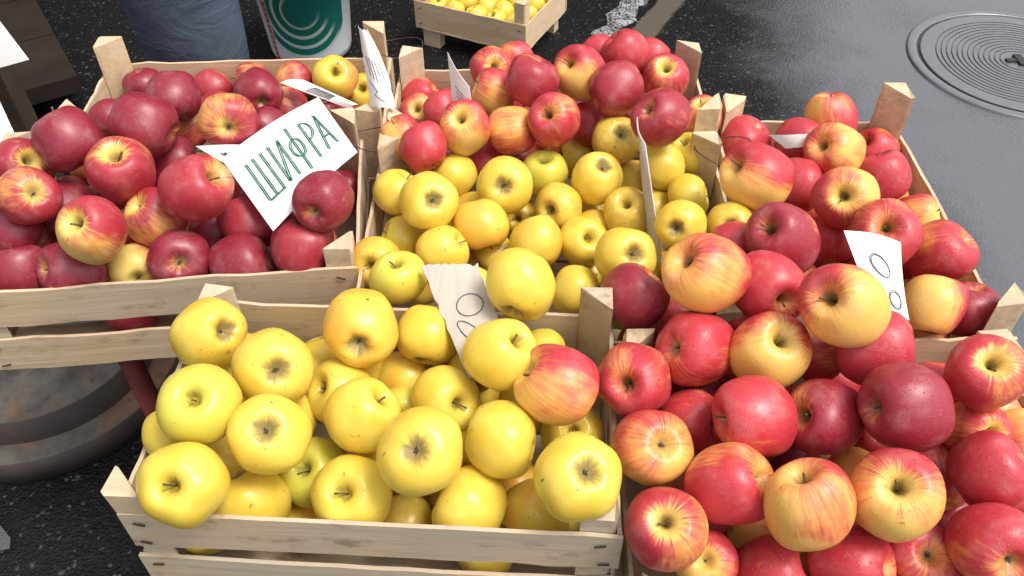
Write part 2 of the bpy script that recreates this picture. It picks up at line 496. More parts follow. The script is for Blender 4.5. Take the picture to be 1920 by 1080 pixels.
AGE = {'A': .8, 'B1': .45, 'B2': .15, 'C1': .5, 'C2': .35, 'D0': .3, 'D1': .5}
for i, k in enumerate(CR):
    x0, x1, y0, y1 = CR[k]
    crate(CL[k], x0, x1, y0, y1, BASE, HT, PROT[k], AGE[k], i + 1, rz=R({'A': -3, 'B1': 6, 'B2': 3}.get(k, 0)), lean={0: (.03, -.05)} if k == 'A' else None, skip={'B1': [(1, 0)], 'B2': [(-1, 0)], 'C1': [(1, 0), (-1, 0)], 'C2': [(-1, 0)], 'D1': [(1, 0), (('x', -1), 0)]}.get(k, ()))
# crates stacked below the full ones
STK = {'A': 'under the crate with the torn corrugated card', 'C1': 'under the crate of smaller yellow apples', 'C2': 'under the crate of heaped red apples',
       'D0': 'under the lengthwise crate by the road', 'D1': 'under the heap of big wet red apples'}
LV = ['topmost of its stack', 'middle of its stack', 'lowest, on the asphalt']
for i, (k, wd) in enumerate(STK.items()):
    x0, x1, y0, y1 = CR[k]
    for lv in range(3):
        b = BASE - (lv + 1) * BASE / 3
        crate('empty crate %s, %s' % (wd, LV[lv]), x0 + .003 * lv, x1 - .003 * lv, y0 + .004, y1 - .004, b + (.001 if lv == 2 else 0), .135, BASE / 3 - .137, .6, 40 + i * 3 + lv, 'empty crates stacked underneath', staples=False, rz=R(-3) if k == 'A' else 0)

# red tubular stand under the two crates of streaky apples
REDP = simple('red_paint', (0.13, 0.012, 0.009), 0.7, 0.3, 25)
st = tag(empty('metal_stand', (-.45, 1.05, 0)), 'red tubular metal stand carrying the crates of streaky red apples', 'stand')
for (x, y) in ((-.56, .81), (-.24, .81), (-.62, 1.31), (-.24, 1.31)):
    mesh_obj('leg', mk('leg', *tube([(x + .45, y - 1.05, 0), (x + .45, y - 1.05, BASE - .018)], [.016, .016], 12), True), REDP, st)
for a, b in (((-.70, .81), (-.215, .81)), ((-.68, 1.31), (-.215, 1.31)), ((-.56, .80), (-.62, 1.32)), ((-.24, .80), (-.24, 1.32))):
    z = BASE - (.012 if a[1] == b[1] else .03)
    mesh_obj('rail', mk('rail', *tube([(a[0] + .45, a[1] - 1.05, z), (b[0] + .45, b[1] - 1.05, z)], [.011, .011], 10), True), REDP, st)

# ---------------------------------------------------------------- apples
def apple_mesh(kind, seed):
    rnd = random.Random(seed)
    if kind == 'g':   # flat-shouldered, tapering to the calyx
        prof = [(0, .34), (.05, .35), (.10, .47), (.17, .64), (.27, .79), (.40, .855), (.55, .84), (.74, .70), (.90, .46), (.99, .16), (1.0, -.10), (.95, -.36), (.84, -.58),
                (.68, -.755), (.53, -.845), (.40, -.87), (.28, -.83), (.19, -.75), (.11, -.66), (.05, -.63), (0, -.63)]
    else:             # rounder, blockier
        prof = [(0, .32), (.05, .33), (.10, .46), (.17, .65), (.28, .80), (.43, .862), (.58, .845), (.77, .70), (.92, .44), (.995, .12), (1.0, -.14), (.96, -.40), (.86, -.63),
                (.70, -.79), (.55, -.87), (.41, -.892), (.29, -.84), (.20, -.76), (.11, -.66), (.05, -.63), (0, -.63)]
    # resample with Catmull-Rom for roundness
    P = [Vector((a, b)) for a, b in prof]
    Q = []
    for i in range(len(P) - 1):
        p0, p1, p2, p3 = P[max(i - 1, 0)], P[i], P[i + 1], P[min(i + 2, len(P) - 1)]
        for s in ((0, .5) if 5 <= i <= 15 else (0,)):
            Q.append(.5 * ((2 * p1) + (p2 - p0) * s + (2 * p0 - 5 * p1 + 4 * p2 - p3) * s * s + (3 * p1 - p0 - 3 * p2 + p3) * s ** 3))
    Q.append(P[-1])
    Q[0].x = Q[-1].x = 0
    V, F = lathe([(max(q.x, 0), q.y) for q in Q], 36)
    lob, ph = rnd.uniform(.010, .045), rnd.uniform(0, 6.28)
    tilt = (rnd.uniform(-.11, .11), rnd.uniform(-.11, .11))
    sq = rnd.uniform(.93, 1.04)
    el = rnd.uniform(-.035, .035); off = Vector((rnd.uniform(0, 50), 0, 0))
    out = []
    for x, y, z in V:
        a = math.atan2(y, x); rh = math.hypot(x, y)
        low = max(0.0, min(1.0, (.2 - z)))
        k = 1 + lob * math.cos(5 * a + ph) * (.35 + low) + el * math.cos(2 * a + ph)
        zz = z * sq + (tilt[0] * x + tilt[1] * y) + lob * .8 * math.cos(5 * a + ph) * (rh if z < 0 else rh * .6)
        v = Vector((x * k, y * k, zz))
        v *= 1 + .055 * noise.noise(v * 1.1 + off) + .012 * noise.noise(v * 2.7 + off)
        out.append(v)
    me = mk('apple', out, F, True)
    return me
GM = [apple_mesh('g', s) for s in range(16)]
RM = [apple_mesh('r', s + 50) for s in range(16)]
for m_ in GM: m_.materials.append(GOLD)
for m_ in RM: m_.materials.append(RED)
STEMS = []
for s in range(6):
    rr = random.Random(s + 5)
    bx, by, ln = rr.uniform(-.2, .2), rr.uniform(-.2, .2), rr.uniform(.30, .72)
    V, F = tube([(0, 0, .26), (bx * .15, by * .15, .30 + ln * .4), (bx * .55, by * .55, .32 + ln * .75), (bx, by, .36 + ln), (bx * 1.1, by * 1.1, .38 + ln)], [.026, .021, .021, .034, .026], 7)
    m_ = mk('stem', V, F, True); m_.materials.append(STEM); STEMS.append(m_)
V, F = [], []
for k in range(6):                                  # dried sepals of the blossom end
    a = k * math.pi / 3 + .2 * math.sin(k * 2.1)
    c, s = math.cos(a), math.sin(a); l = .085 + .03 * math.sin(k * 4.0)
    i = len(V)
    V += [(c * .02 - s * .028, s * .02 + c * .028, -.62), (c * .02 + s * .028, s * .02 - c * .028, -.62), (c * l, s * l, -.72), (c * l * .55, s * l * .55, -.635)]
    F += [(i, i + 1, i + 2), (i, i + 2, i + 3), (i + 1, i + 3, i + 2)]
i = len(V)
VV, FF = lathe([(0, -.60), (.045, -.605), (.04, -.68), (0, -.67)], 8)
V += VV; F += [tuple(i + q for q in f) for f in FF]
CAL = mk('calyx', V, F); CAL.materials.append(CALYX)

TONE = {  # words, blush, dark, side, pale, green (reds) / warm, green, russet, pink (yellows)
    'r': ('red apple', dict(blush=.86, dark=.12, side=.22, pale=.25)),
    'd': ('dark crimson apple', dict(blush=.95, dark=.72, side=.15, pale=.35)),
    'm': ('streaky red apple', dict(blush=.76, dark=.12, side=.32, pale=.75, green=.3)),
    'o': ('orange-red apple', dict(blush=.66, dark=0.0, side=.38, pale=.30)),
    'h': ('bicoloured apple', dict(blush=.54, dark=.1, side=.85, pale=.1)),
    'y': ('pale blushed apple', dict(blush=.46, dark=.05, side=.45, pale=.55, green=.25)),
    'p': ('pale peach-pink apple', dict(blush=.46, dark=0.0, side=.25, pale=.1)),
    'g': ('yellow apple', dict(warm=.12)), 'gn': ('greenish yellow apple', dict(green=.75)), 'go': ('orange-tinged yellow apple', dict(warm=.85)),
    'gb': ('pinkish yellow apple', dict(pink=.7)), 'u': ('russeted yellow apple', dict(russet=.9, warm=.3))}
WHERE = {'A': 'in the weathered crate', 'B1': 'under the lettered card', 'B2': 'before the jeans', 'C1': 'in the divided crate', 'C2': 'in the far heap', 'D0': 'beside the road', 'D1': 'in the wet heap'}
SHORT = {'r': 'red', 'd': 'crimson', 'm': 'streaked', 'o': 'orange', 'h': 'bicoloured', 'y': 'pale', 'p': 'peach', 'g': 'yellow', 'gn': 'greenish', 'go': 'orange', 'gb': 'pinkish', 'u': 'russet'}
PLACE = {'corner': 'by a post', 'slats': 'by the slats', 'middle': 'well inside'}
GRP = {'A': 'big yellow apples of the weathered crate', 'B1': 'streaky apples under the lettered card', 'B2': 'apples before the blue jeans', 'C1': 'apples of the crate split by an upright card',
       'C2': 'red apples heaped behind the yellow ones', 'D0': 'wet apples beside the road', 'D1': 'wet red apples of the big heap'}
ENDW = {'s': 'stem up', 'c': 'calyx up', '-': 'sideways'}
FEAT = {'spots': 'orange-yellow apple with several brown scab spots in the weathered crate', 'red': 'orange-red apple lying among the big yellow apples of the weathered crate',
        'card': 'dark crimson apple resting on the large lettered white card', 'scar': 'orange-tinged yellow apple with a scar in the crate split by an upright card', 'spot': 'dark crimson apple with a pale round spot in the crate under the lettered card'}
def add_apple(tone, where, x, y, z, r, rx, ry, rz, end, deep, feat, idx, place='middle', near='r', label=None, group=None):
    rnd = random.Random(idx * 13 + 7)
    gold = tone[0] in 'gu'
    me_ = rnd.choice(GM if gold else RM)
    words, props = TONE[tone]
    o = mesh_obj('apple', me_, None, None, (x, y, z), (rx, ry, rz), (r * 1.015, r * 1.015, r * 1.015 * rnd.uniform(.98, 1.05)))
    for k in (('warm', 'green', 'russet', 'pink', 'spots') if gold else ('blush', 'dark', 'side', 'pale', 'green', 'wet')):
        o[k] = float(props.get(k, 0.0))
    if gold:
        o['warm'] += rnd.uniform(0, .12); o['spots'] = 1.0 if feat == 'spots' else rnd.choice((0.0, 0.0, .3)); o['green'] += rnd.uniform(0, .2)
        o['russet'] += rnd.choice((0, 0, 0, .25))
    else:
        o['blush'] += rnd.uniform(-.07, .07); o['dark'] = max(0.0, o['dark'] + rnd.uniform(-.1, .14))
        if where[0] == 'B': o['dark'] = min(.95, o['dark'] + .42); o['green'] = .8; o['blush'] += .10
        o['wet'] = 1.0 if where in ('D0', 'D1') else 0.0
    e = 'half buried' if deep >= 2 else ENDW[end]
    tag(o, label or FEAT.get(feat) or '%s %s %s %s near %s one' % (words, e, WHERE[where], PLACE[place], ('an ' if SHORT[near][0] == 'o' else 'a ') + SHORT[near]), 'apple', group or GRP[where])
    if deep < 3:
        if end != 'c': mesh_obj('stem', STEMS[idx % 6], None, o)
        if end != 's': mesh_obj('calyx', CAL, None, o)
    return o
APPLES = '''
d B1 -0.6047 0.9662 0.7716 0.0422 -0.11 -0.66 -0.56 - 0 . middle m
m B1 -0.6772 0.9536 0.7343 0.0398 -0.03 -0.88 2.68 s 0 . slats d
m B1 -0.6309 0.8706 0.7484 0.0375 -2.60 0.90 0.03 c 0 . middle d
d B1 -0.5113 0.9992 0.7725 0.0422 -0.07 -1.20 -0.05 - 0 . middle m
d B2 -0.5163 1.1264 0.7365 0.0394 0.62 -0.64 -2.37 - 0 . slats o
d B2 -0.6166 1.2576 0.6679 0.0343 2.96 -0.24 0.12 - 0 . corner r
d B2 -0.6437 1.1604 0.6734 0.0310 1.79 0.15 -0.66 - 1 . slats y
r B2 -0.5102 1.2648 0.6645 0.0326 0.97 0.17 -2.21 - 0 . slats m
d B2 -0.3950 1.1522 0.7249 0.0365 -1.70 0.65 0.32 c 0 . middle m
o B1 -0.4035 1.0272 0.7580 0.0410 -2.02 0.84 -0.04 c 0 . slats d
o B2 -0.5214 1.1471 0.6631 0.0342 3.05 1.31 0.82 - 1 . middle d
m B2 -0.3615 1.2485 0.6889 0.0311 -0.80 0.97 0.03 - 0 . middle g
m B2 -0.4427 1.2700 0.6758 0.0310 -0.37 1.08 3.01 - 1 . slats r
m B2 -0.3643 1.1868 0.6741 0.0347 -2.15 1.08 -2.19 - 1 . middle d
d B2 -0.3745 1.0922 0.6998 0.0342 0.64 -0.09 -1.53 - 1 . slats o
m B1 -0.5213 0.9166 0.7579 0.0430 -0.08 0.41 -1.28 s 0 . middle d
m B1 -0.6366 1.0519 0.6645 0.0333 -1.24 0.17 1.56 - 1 . slats y
d B1 -0.4997 1.0182 0.6877 0.0386 2.69 -1.33 -2.30 - 1 . slats o
o B1 -0.4032 0.8631 0.7693 0.0420 -0.93 -0.23 -1.90 s 0 . middle m
y B2 -0.6405 1.0994 0.6247 0.0310 -2.26 -0.18 0.95 c 1 . corner m
d B1 -0.6197 0.9223 0.6829 0.0392 1.30 -0.09 -1.60 - 1 . middle o
y B1 -0.5159 0.7916 0.7603 0.0399 0.19 -0.57 1.08 s 0 . slats d
m B1 -0.4788 0.8743 0.7070 0.0386 -0.46 -0.13 1.65 s 0 . middle y
d B1 -0.4347 0.8168 0.6855 0.0398 -2.48 0.79 -0.33 c 0 . slats y
y B1 -0.5020 0.8252 0.6571 0.0365 -2.14 0.89 -0.01 c 0 . middle d
d B1 -0.5690 0.7959 0.6853 0.0386 0.95 0.30 -1.16 - 0 spot slats y
d B1 -0.6415 0.8027 0.6749 0.0377 -0.55 -0.07 0.08 - 0 . corner m
d B1 -0.3587 0.8195 0.6745 0.0402 1.71 0.19 -1.42 - 0 . slats r
r B1 -0.3639 0.8940 0.6807 0.0375 0.98 -0.41 -2.14 - 0 . middle d
r B1 -0.2743 0.8280 0.6990 0.0398 -2.92 -0.44 -2.34 - 0 . corner d
d B1 -0.2400 0.8479 0.7597 0.0367 1.74 -0.56 2.81 c 0 card slats r
d B1 -0.4225 0.9090 0.6459 0.0348 2.11 -0.24 -1.25 - 1 . middle r
d B1 -0.6716 0.8660 0.6906 0.0359 0.73 -0.79 -0.90 - 1 . slats m
o B1 -0.6749 0.9106 0.6292 0.0321 2.14 1.07 -0.07 - 1 . slats d
d B1 -0.5841 1.0065 0.6286 0.0323 -2.92 -0.87 -2.78 - 2 . slats m
d B1 -0.2577 1.0211 0.6375 0.0310 1.36 -0.27 -1.59 - 1 . corner o
gb B2 -0.2926 1.2426 0.6984 0.0370 0.71 -0.00 0.33 s 0 . middle m
g B2 -0.2537 1.2778 0.6480 0.0331 0.15 -0.71 1.35 s 1 . corner gb
g B2 -0.3573 1.2744 0.6351 0.0310 2.09 -0.32 -2.75 c 1 . slats m
g B2 -0.2386 1.2242 0.6211 0.0310 2.93 0.74 0.00 - 1 . slats gb
m C2 -0.0322 1.2058 0.7380 0.0339 -0.61 0.82 -2.08 s 0 . middle o
o C2 0.0052 1.2543 0.7251 0.0310 2.34 -0.20 0.41 - 1 . slats m
d C2 0.0291 1.1036 0.7763 0.0385 2.69 0.08 -0.61 - 0 . slats y
h C2 0.1004 1.1388 0.7713 0.0386 -0.46 -0.59 1.36 s 0 . middle d
r C2 0.1805 1.2159 0.7577 0.0363 -2.48 0.51 -2.39 - 0 . middle m
d C2 0.1516 1.0857 0.7766 0.0381 -0.43 -1.22 -2.29 - 0 . slats h
m C2 0.2380 1.1644 0.7448 0.0364 0.00 -0.49 1.29 s 0 . middle r
d C2 0.2048 1.0008 0.7836 0.0391 -0.83 0.36 2.31 s 0 . slats g
m C2 0.2845 1.0901 0.7214 0.0310 -0.07 -0.03 1.38 s 0 . corner g
y C2 -0.0278 1.1393 0.7359 0.0352 -0.96 -0.62 1.09 - 0 . middle m
r C2 0.0591 1.0258 0.7626 0.0371 -0.55 0.62 -2.88 s 0 . slats o
o C2 -0.0000 1.0466 0.7302 0.0359 -0.03 1.26 -0.21 - 0 . slats r
y C2 -0.0690 1.0310 0.7464 0.0368 0.08 -0.54 1.21 s 0 . slats r
r C2 -0.1246 0.9952 0.7367 0.0325 2.46 -0.72 -0.13 - 0 . corner o
r C2 -0.1100 1.1489 0.6989 0.0310 -2.74 -0.82 -1.50 - 1 . middle y
y C2 -0.1524 1.1807 0.6711 0.0310 -0.71 -0.19 3.08 s 1 . slats r
o C2 -0.1627 1.0415 0.7215 0.0310 -0.48 -0.09 0.97 - 1 . corner r
r C2 0.1174 1.1151 0.6949 0.0322 1.44 -0.17 -2.15 - 1 . middle g
r C2 -0.0433 1.0658 0.6662 0.0310 0.96 -0.05 -2.68 - 1 . slats g
r C2 0.2263 1.2543 0.7271 0.0310 -0.85 -0.05 -0.96 - 1 . slats m
r C2 0.1455 1.2634 0.7306 0.0310 2.64 -1.25 -0.13 - 1 . slats m
r C2 -0.1523 1.2400 0.6634 0.0310 -0.94 -0.12 -1.57 - 1 . corner y
u C1 0.1539 1.0474 0.7117 0.0363 2.81 0.57 -1.82 c 0 . slats g
gn C1 0.0467 0.9991 0.6885 0.0350 -0.12 -0.09 2.31 s 0 . slats u
g C1 0.1201 0.9644 0.7047 0.0359 -2.78 0.08 0.42 c 0 . middle u
g C1 -0.0096 0.9316 0.7189 0.0389 2.29 -0.47 2.68 c 0 . middle go
g C1 -0.0852 0.9998 0.6803 0.0344 2.38 -0.46 0.86 - 0 . slats r
g C1 -0.1103 0.8759 0.7361 0.0379 2.97 0.87 -1.42 c 0 . middle go
g C1 -0.1584 0.9314 0.7060 0.0333 0.60 -0.34 2.67 - 0 . slats r
g C1 0.1021 1.1104 0.6355 0.0315 -1.51 -0.74 1.70 - 1 . slats r
g C1 0.1827 1.0324 0.6450 0.0310 2.11 -0.33 0.34 - 1 . slats u
g C1 0.2175 1.0003 0.6983 0.0333 -0.40 1.23 2.68 - 0 . slats u
g C1 0.2650 1.0395 0.6914 0.0310 -0.08 0.52 2.94 s 0 . corner m
g C1 0.2499 0.9474 0.6845 0.0326 -0.37 1.25 -0.60 - 0 . slats u
g C1 0.2163 0.8288 0.7350 0.0324 2.16 0.59 2.99 c 0 . middle u
u C1 0.2823 0.8372 0.7268 0.0310 2.74 0.85 -2.37 c 0 . slats r
u C1 0.1622 0.9102 0.6844 0.0348 -0.10 -0.35 1.09 s 0 . middle g
u C1 0.0646 0.9292 0.6801 0.0349 0.95 0.66 -0.99 s 0 . middle g
go C1 -0.0430 0.8704 0.7001 0.0358 2.26 0.05 0.54 - 0 scar middle g
g C1 0.0136 0.9746 0.6209 0.0310 -0.79 -0.41 2.41 s 1 . middle gn
go C1 0.0319 0.8442 0.6900 0.0351 -0.04 0.93 1.69 - 0 . middle g
g C1 0.0961 0.8625 0.6774 0.0332 0.65 -0.38 0.86 s 0 . middle go
g C1 0.1416 0.7834 0.7224 0.0371 -2.86 -0.70 1.46 c 0 . slats d
g C1 -0.1514 0.8828 0.6612 0.0340 -0.97 -0.43 1.31 - 1 . slats go
go C1 -0.1774 0.8133 0.6832 0.0342 -0.26 -0.96 1.66 s 0 . slats gn
gn C1 -0.1414 0.7605 0.7083 0.0355 -0.09 -0.02 2.55 s 0 . corner go
g C1 -0.0907 0.8239 0.6952 0.0335 0.94 -0.59 2.13 - 0 . middle go
g C1 -0.0572 0.9036 0.6054 0.0310 2.02 -0.14 0.61 - 1 . middle go
g C1 -0.0193 0.8730 0.6402 0.0310 1.22 -0.01 2.18 - 1 . middle go
g C1 0.0104 0.6939 0.7622 0.0391 1.11 0.07 2.81 - 0 . slats d
g C1 0.0803 0.7743 0.6708 0.0336 1.11 1.35 -2.55 - 0 . slats go
g C1 0.1213 0.9950 0.6151 0.0310 2.54 1.01 -0.79 - 2 . slats gn
go C1 0.2196 0.8717 0.6198 0.0310 -2.58 0.30 2.80 - 1 . middle u
go C1 0.1048 0.8593 0.6161 0.0310 2.62 1.16 1.76 - 1 . middle g
g C1 0.0656 0.9944 0.5890 0.0310 0.88 0.06 2.67 - 2 . slats gn
g A -0.3461 0.6519 0.7231 0.0393 -2.46 -0.72 1.79 c 0 . corner gn
g A -0.2571 0.5880 0.7394 0.0419 2.97 -0.79 2.32 c 0 . middle gn
go A -0.1715 0.6516 0.7352 0.0411 -1.88 0.46 -0.05 c 0 spots middle g
g A -0.1000 0.6766 0.6947 0.0380 1.21 0.12 2.98 - 0 . slats go
g A -0.0115 0.6002 0.7498 0.0385 -0.22 0.59 -0.58 s 0 . middle o
gn A -0.3128 0.5228 0.7631 0.0404 0.47 -0.07 0.37 s 0 . middle g
g A -0.2422 0.4998 0.7427 0.0395 2.73 0.28 -2.29 c 0 . middle gn
g A -0.3134 0.4418 0.7443 0.0408 0.26 -0.59 1.21 s 0 . corner gn
g A -0.2781 0.4776 0.6497 0.0412 -2.46 0.10 -2.59 - 0 . slats gn
g A -0.3226 0.5373 0.6430 0.0351 1.26 -0.24 -2.72 - 1 . middle gn
gn A -0.2175 0.5233 0.6375 0.0389 -0.28 -0.39 1.73 s 1 . middle g
g A -0.1965 0.6045 0.6777 0.0396 -0.59 -0.52 1.48 s 1 . middle go
g A -0.1579 0.5452 0.7143 0.0396 -0.33 0.68 -0.31 s 0 . middle gn
go A -0.1324 0.6559 0.6371 0.0338 -1.72 -0.46 1.67 - 1 . middle g
g A -0.0732 0.5848 0.6885 0.0381 -0.37 0.93 -1.32 s 0 . middle go
g A -0.1648 0.4711 0.6784 0.0406 0.37 0.36 -0.89 s 0 . slats gn
g A -0.0883 0.4722 0.7544 0.0421 2.62 0.25 -2.81 c 0 . slats o
g A -0.0111 0.5155 0.7111 0.0396 -1.55 0.20 1.25 - 0 . middle o
g A 0.0625 0.4508 0.7411 0.0415 -2.72 -0.10 0.73 c 0 . corner m
g A -0.0432 0.4651 0.6612 0.0410 -2.11 0.72 -2.25 - 0 . slats go
go A 0.0236 0.4744 0.6247 0.0385 -1.86 0.68 -2.84 - 1 . slats g
u A -0.1174 0.4743 0.6160 0.0310 -1.07 0.83 0.46 - 2 . slats g
go A -0.1156 0.5228 0.5810 0.0310 0.70 0.53 -2.74 - 2 . middle gn
g A 0.0681 0.5655 0.6519 0.0350 -0.10 0.40 -1.87 s 1 . slats r
go A -0.0335 0.6802 0.5810 0.0310 1.88 0.59 -0.33 - 2 . slats g
g A -0.2380 0.6926 0.6298 0.0310 -2.49 0.25 -2.92 - 2 . slats go
go A 0.0093 0.5371 0.5886 0.0310 1.59 -0.32 2.02 - 2 . middle g
go A -0.2320 0.4898 0.5810 0.0310 1.94 0.46 0.14 - 2 . middle gn
o A 0.0456 0.5586 0.7507 0.0423 -1.03 -0.41 1.14 - 0 red middle g
g A -0.3542 0.5262 0.7082 0.0310 2.64 0.30 0.67 - 2 . slats gn
o D0 0.4791 1.0866 0.7237 0.0385 -0.38 -0.21 -0.06 - 0 . slats r
r D0 0.3534 1.0786 0.6885 0.0374 2.53 0.18 -1.14 - 0 . corner m
h D0 0.3139 0.8781 0.7758 0.0432 -0.72 -0.88 0.87 s 0 . slats u
r D0 0.4268 1.0417 0.7129 0.0338 1.56 -1.44 -2.39 - 1 . middle o
o D0 0.4501 0.9817 0.7400 0.0385 -0.79 0.65 2.50 s 0 . middle r
r D0 0.5572 1.0772 0.6730 0.0336 0.57 0.68 -2.22 s 1 . corner o
r D0 0.5196 0.9581 0.7114 0.0382 -0.07 -0.58 -0.88 - 0 . middle o
r D0 0.3975 0.9426 0.7113 0.0357 -3.06 -1.46 2.52 - 1 . middle o
y D0 0.4274 0.8540 0.7592 0.0399 -0.76 0.53 3.04 s 0 . middle r
d D0 0.3150 0.7461 0.7851 0.0402 0.67 0.40 -1.66 s 0 . slats r
r D0 0.4304 0.8572 0.6841 0.0380 0.95 -0.33 -2.98 - 1 . middle y
r D0 0.4530 0.7793 0.7650 0.0417 0.56 0.43 -1.17 s 0 . middle y
r D0 0.5388 0.7939 0.7199 0.0387 2.55 0.38 -1.40 - 0 . middle d
y D0 0.5600 0.9048 0.6831 0.0310 0.79 -0.54 1.68 - 2 . slats r
h D0 0.4991 0.7018 0.7198 0.0364 2.40 0.55 0.17 - 0 . slats d
d D0 0.5578 0.7193 0.6937 0.0332 2.85 -0.35 -1.17 - 1 . corner h
d C1 0.1445 0.7092 0.7256 0.0399 -2.74 -0.61 2.94 - 0 . slats g
p C1 0.2120 0.6767 0.7974 0.0435 -0.45 -0.72 0.86 s 0 . slats r
r C1 0.2734 0.7801 0.7423 0.0310 -1.89 -1.27 1.95 - 1 . corner u
r C1 0.2880 0.6755 0.7736 0.0391 -1.18 -0.65 -3.11 s 0 . corner d
h D1 0.3352 0.6005 0.8250 0.0414 -0.84 0.05 2.09 s 0 . middle r
y D0 0.4227 0.8626 0.6108 0.0310 -1.19 -0.36 0.23 - 2 . middle r
r D1 0.2038 0.6212 0.7344 0.0411 2.15 -0.52 1.70 c 0 . slats y
y D1 0.2768 0.5996 0.7558 0.0409 0.25 -0.26 1.16 s 0 . middle r
m D1 0.3442 0.6315 0.7151 0.0310 1.85 1.29 -1.24 - 1 . slats r
r D1 0.3850 0.5987 0.7620 0.0418 -2.33 -1.27 2.10 - 0 . middle m
r D1 0.1315 0.5822 0.7267 0.0401 0.38 0.81 -1.57 s 0 . slats p
r C1 0.1773 0.7561 0.5823 0.0323 -0.57 -1.06 -2.77 - 0 . slats go
m D1 0.4763 0.5467 0.7844 0.0380 -0.45 0.10 2.67 s 0 . middle r
d D1 0.3821 0.5062 0.7815 0.0431 1.36 -0.57 -1.32 s 0 . middle y
r D1 0.4811 0.5819 0.6962 0.0390 2.64 -0.60 -0.73 - 1 . middle m
r D1 0.2448 0.5196 0.7470 0.0405 -1.28 -1.00 1.55 s 0 . middle o
d D1 0.3204 0.5296 0.7317 0.0394 1.06 -0.21 -1.09 s 0 . middle r
p D1 0.1428 0.5033 0.7154 0.0394 -2.86 -0.48 1.45 c 0 . slats r
r D1 0.1962 0.5586 0.6835 0.0351 1.97 0.04 -1.97 - 1 . middle p
o D1 0.2124 0.4532 0.7251 0.0393 2.31 -0.10 -1.98 c 0 . middle r
p D1 0.2735 0.4152 0.7543 0.0403 -0.30 -0.34 0.02 s 0 . middle o
y D1 0.3537 0.4228 0.7583 0.0414 -0.11 -0.44 1.12 s 0 . middle p
m D1 0.1469 0.4147 0.7107 0.0390 -0.36 -0.03 2.61 s 0 . corner y
y D1 0.1923 0.4044 0.6618 0.0310 -2.99 -0.44 0.63 c 1 . corner m
r D1 0.2594 0.3969 0.6461 0.0409 2.22 0.01 -1.51 - 0 . slats y
r D1 0.3270 0.3941 0.6795 0.0381 2.66 -1.02 -3.06 - 1 . slats y
r D1 0.4000 0.4025 0.6709 0.0355 -3.04 -0.32 0.78 c 1 . slats y
r D1 0.4442 0.3893 0.7250 0.0382 -2.43 -0.74 0.61 c 0 . slats y
r D1 0.4628 0.4589 0.7388 0.0365 -2.72 -0.59 2.57 - 0 . middle m
m D1 0.4490 0.4985 0.6672 0.0345 1.33 0.35 3.02 - 1 . middle r
m D1 0.4797 0.5194 0.7217 0.0310 0.65 0.35 -0.27 s 1 . middle r
p D1 0.5400 0.5286 0.6951 0.0310 2.74 0.61 -1.01 - 1 . slats m
y D1 0.3830 0.5535 0.6056 0.0310 2.38 0.45 1.02 - 2 . middle m
p D1 0.5400 0.5830 0.6632 0.0310 -1.15 0.49 -1.18 - 2 . slats r
o D1 0.1832 0.5297 0.6071 0.0310 -1.95 -0.12 1.67 - 2 . middle r
d D1 0.2290 0.4792 0.5810 0.0310 1.48 -0.05 -2.79 - 2 . middle r
o D1 0.2624 0.4633 0.6276 0.0310 1.53 0.04 0.87 - 2 . middle r
d D1 0.3206 0.5571 0.6121 0.0310 -1.24 -0.48 -0.90 - 2 . middle r
o D1 0.4183 0.6019 0.6091 0.0312 -2.02 -0.39 1.42 - 2 . middle r
d D1 0.4793 0.4786 0.6141 0.0320 -0.21 -0.96 -1.19 - 2 . middle m
d C1 0.2969 0.8074 0.5818 0.0318 -2.00 -0.27 -1.92 - 0 . corner r
o D0 0.5314 0.7230 0.6013 0.0310 1.48 0.94 -1.85 - 2 . corner r
r C1 0.2092 0.7416 0.6546 0.0340 -2.58 -0.10 -2.52 - 1 . slats d
d D0 0.3690 0.7411 0.6451 0.0328 1.92 0.19 -1.90 - 1 . corner r
r C1 0.3027 0.7576 0.6333 0.0313 -1.50 -1.24 -2.18 - 1 . corner d
r D0 0.4609 0.7568 0.6384 0.0319 -2.72 -0.85 2.21 - 1 . middle d
d D1 0.2810 0.6627 0.6339 0.0314 2.62 -1.04 -1.19 - 1 . slats r
r D1 0.3922 0.6582 0.6291 0.0314 1.62 0.30 -1.66 - 1 . slats d
d D0 0.4346 0.7032 0.5812 0.0312 -0.58 -0.86 -0.31 - 2 . slats r
go A -0.0536 0.5109 0.6011 0.0368 1.45 0.89 2.65 - 3 . middle g
g A -0.1778 0.5046 0.5912 0.0325 2.04 0.83 -1.51 - 3 . middle gn
g A -0.3329 0.4820 0.6077 0.0365 2.41 -1.16 -0.19 - 3 . corner gn
g A -0.2775 0.5275 0.6017 0.0343 -0.72 -1.19 -1.50 - 3 . middle gn
g A 0.0677 0.5119 0.5931 0.0338 -0.55 -0.95 2.20 - 3 . slats go
gn A -0.3244 0.6668 0.6533 0.0367 -2.04 0.89 -2.17 - 3 . corner g
gn A 0.0358 0.6687 0.6622 0.0340 -2.24 -1.49 2.23 - 3 . slats g
g A -0.2460 0.6384 0.6527 0.0331 1.64 1.38 -2.00 - 3 . middle go
g A -0.0434 0.6568 0.6594 0.0320 -1.26 1.38 0.24 - 3 . middle go
g A -0.1400 0.5389 0.6487 0.0339 -1.91 1.41 -1.82 - 3 . middle gn
gn A 0.0145 0.6027 0.6548 0.0334 -1.21 -0.42 -2.00 - 3 . middle g
g A -0.3270 0.5973 0.6511 0.0347 -1.42 -0.50 1.90 - 3 . middle gn
g A -0.2522 0.5747 0.6618 0.0335 0.58 0.62 -2.60 - 3 . middle gn
go A -0.0841 0.5212 0.6639 0.0323 1.91 -0.06 -1.11 - 3 . middle g
gn A -0.0403 0.5510 0.6459 0.0327 -0.16 -0.97 -1.46 - 3 . middle g
g A -0.1871 0.6651 0.6524 0.0321 2.70 -0.43 -0.57 - 3 . middle go
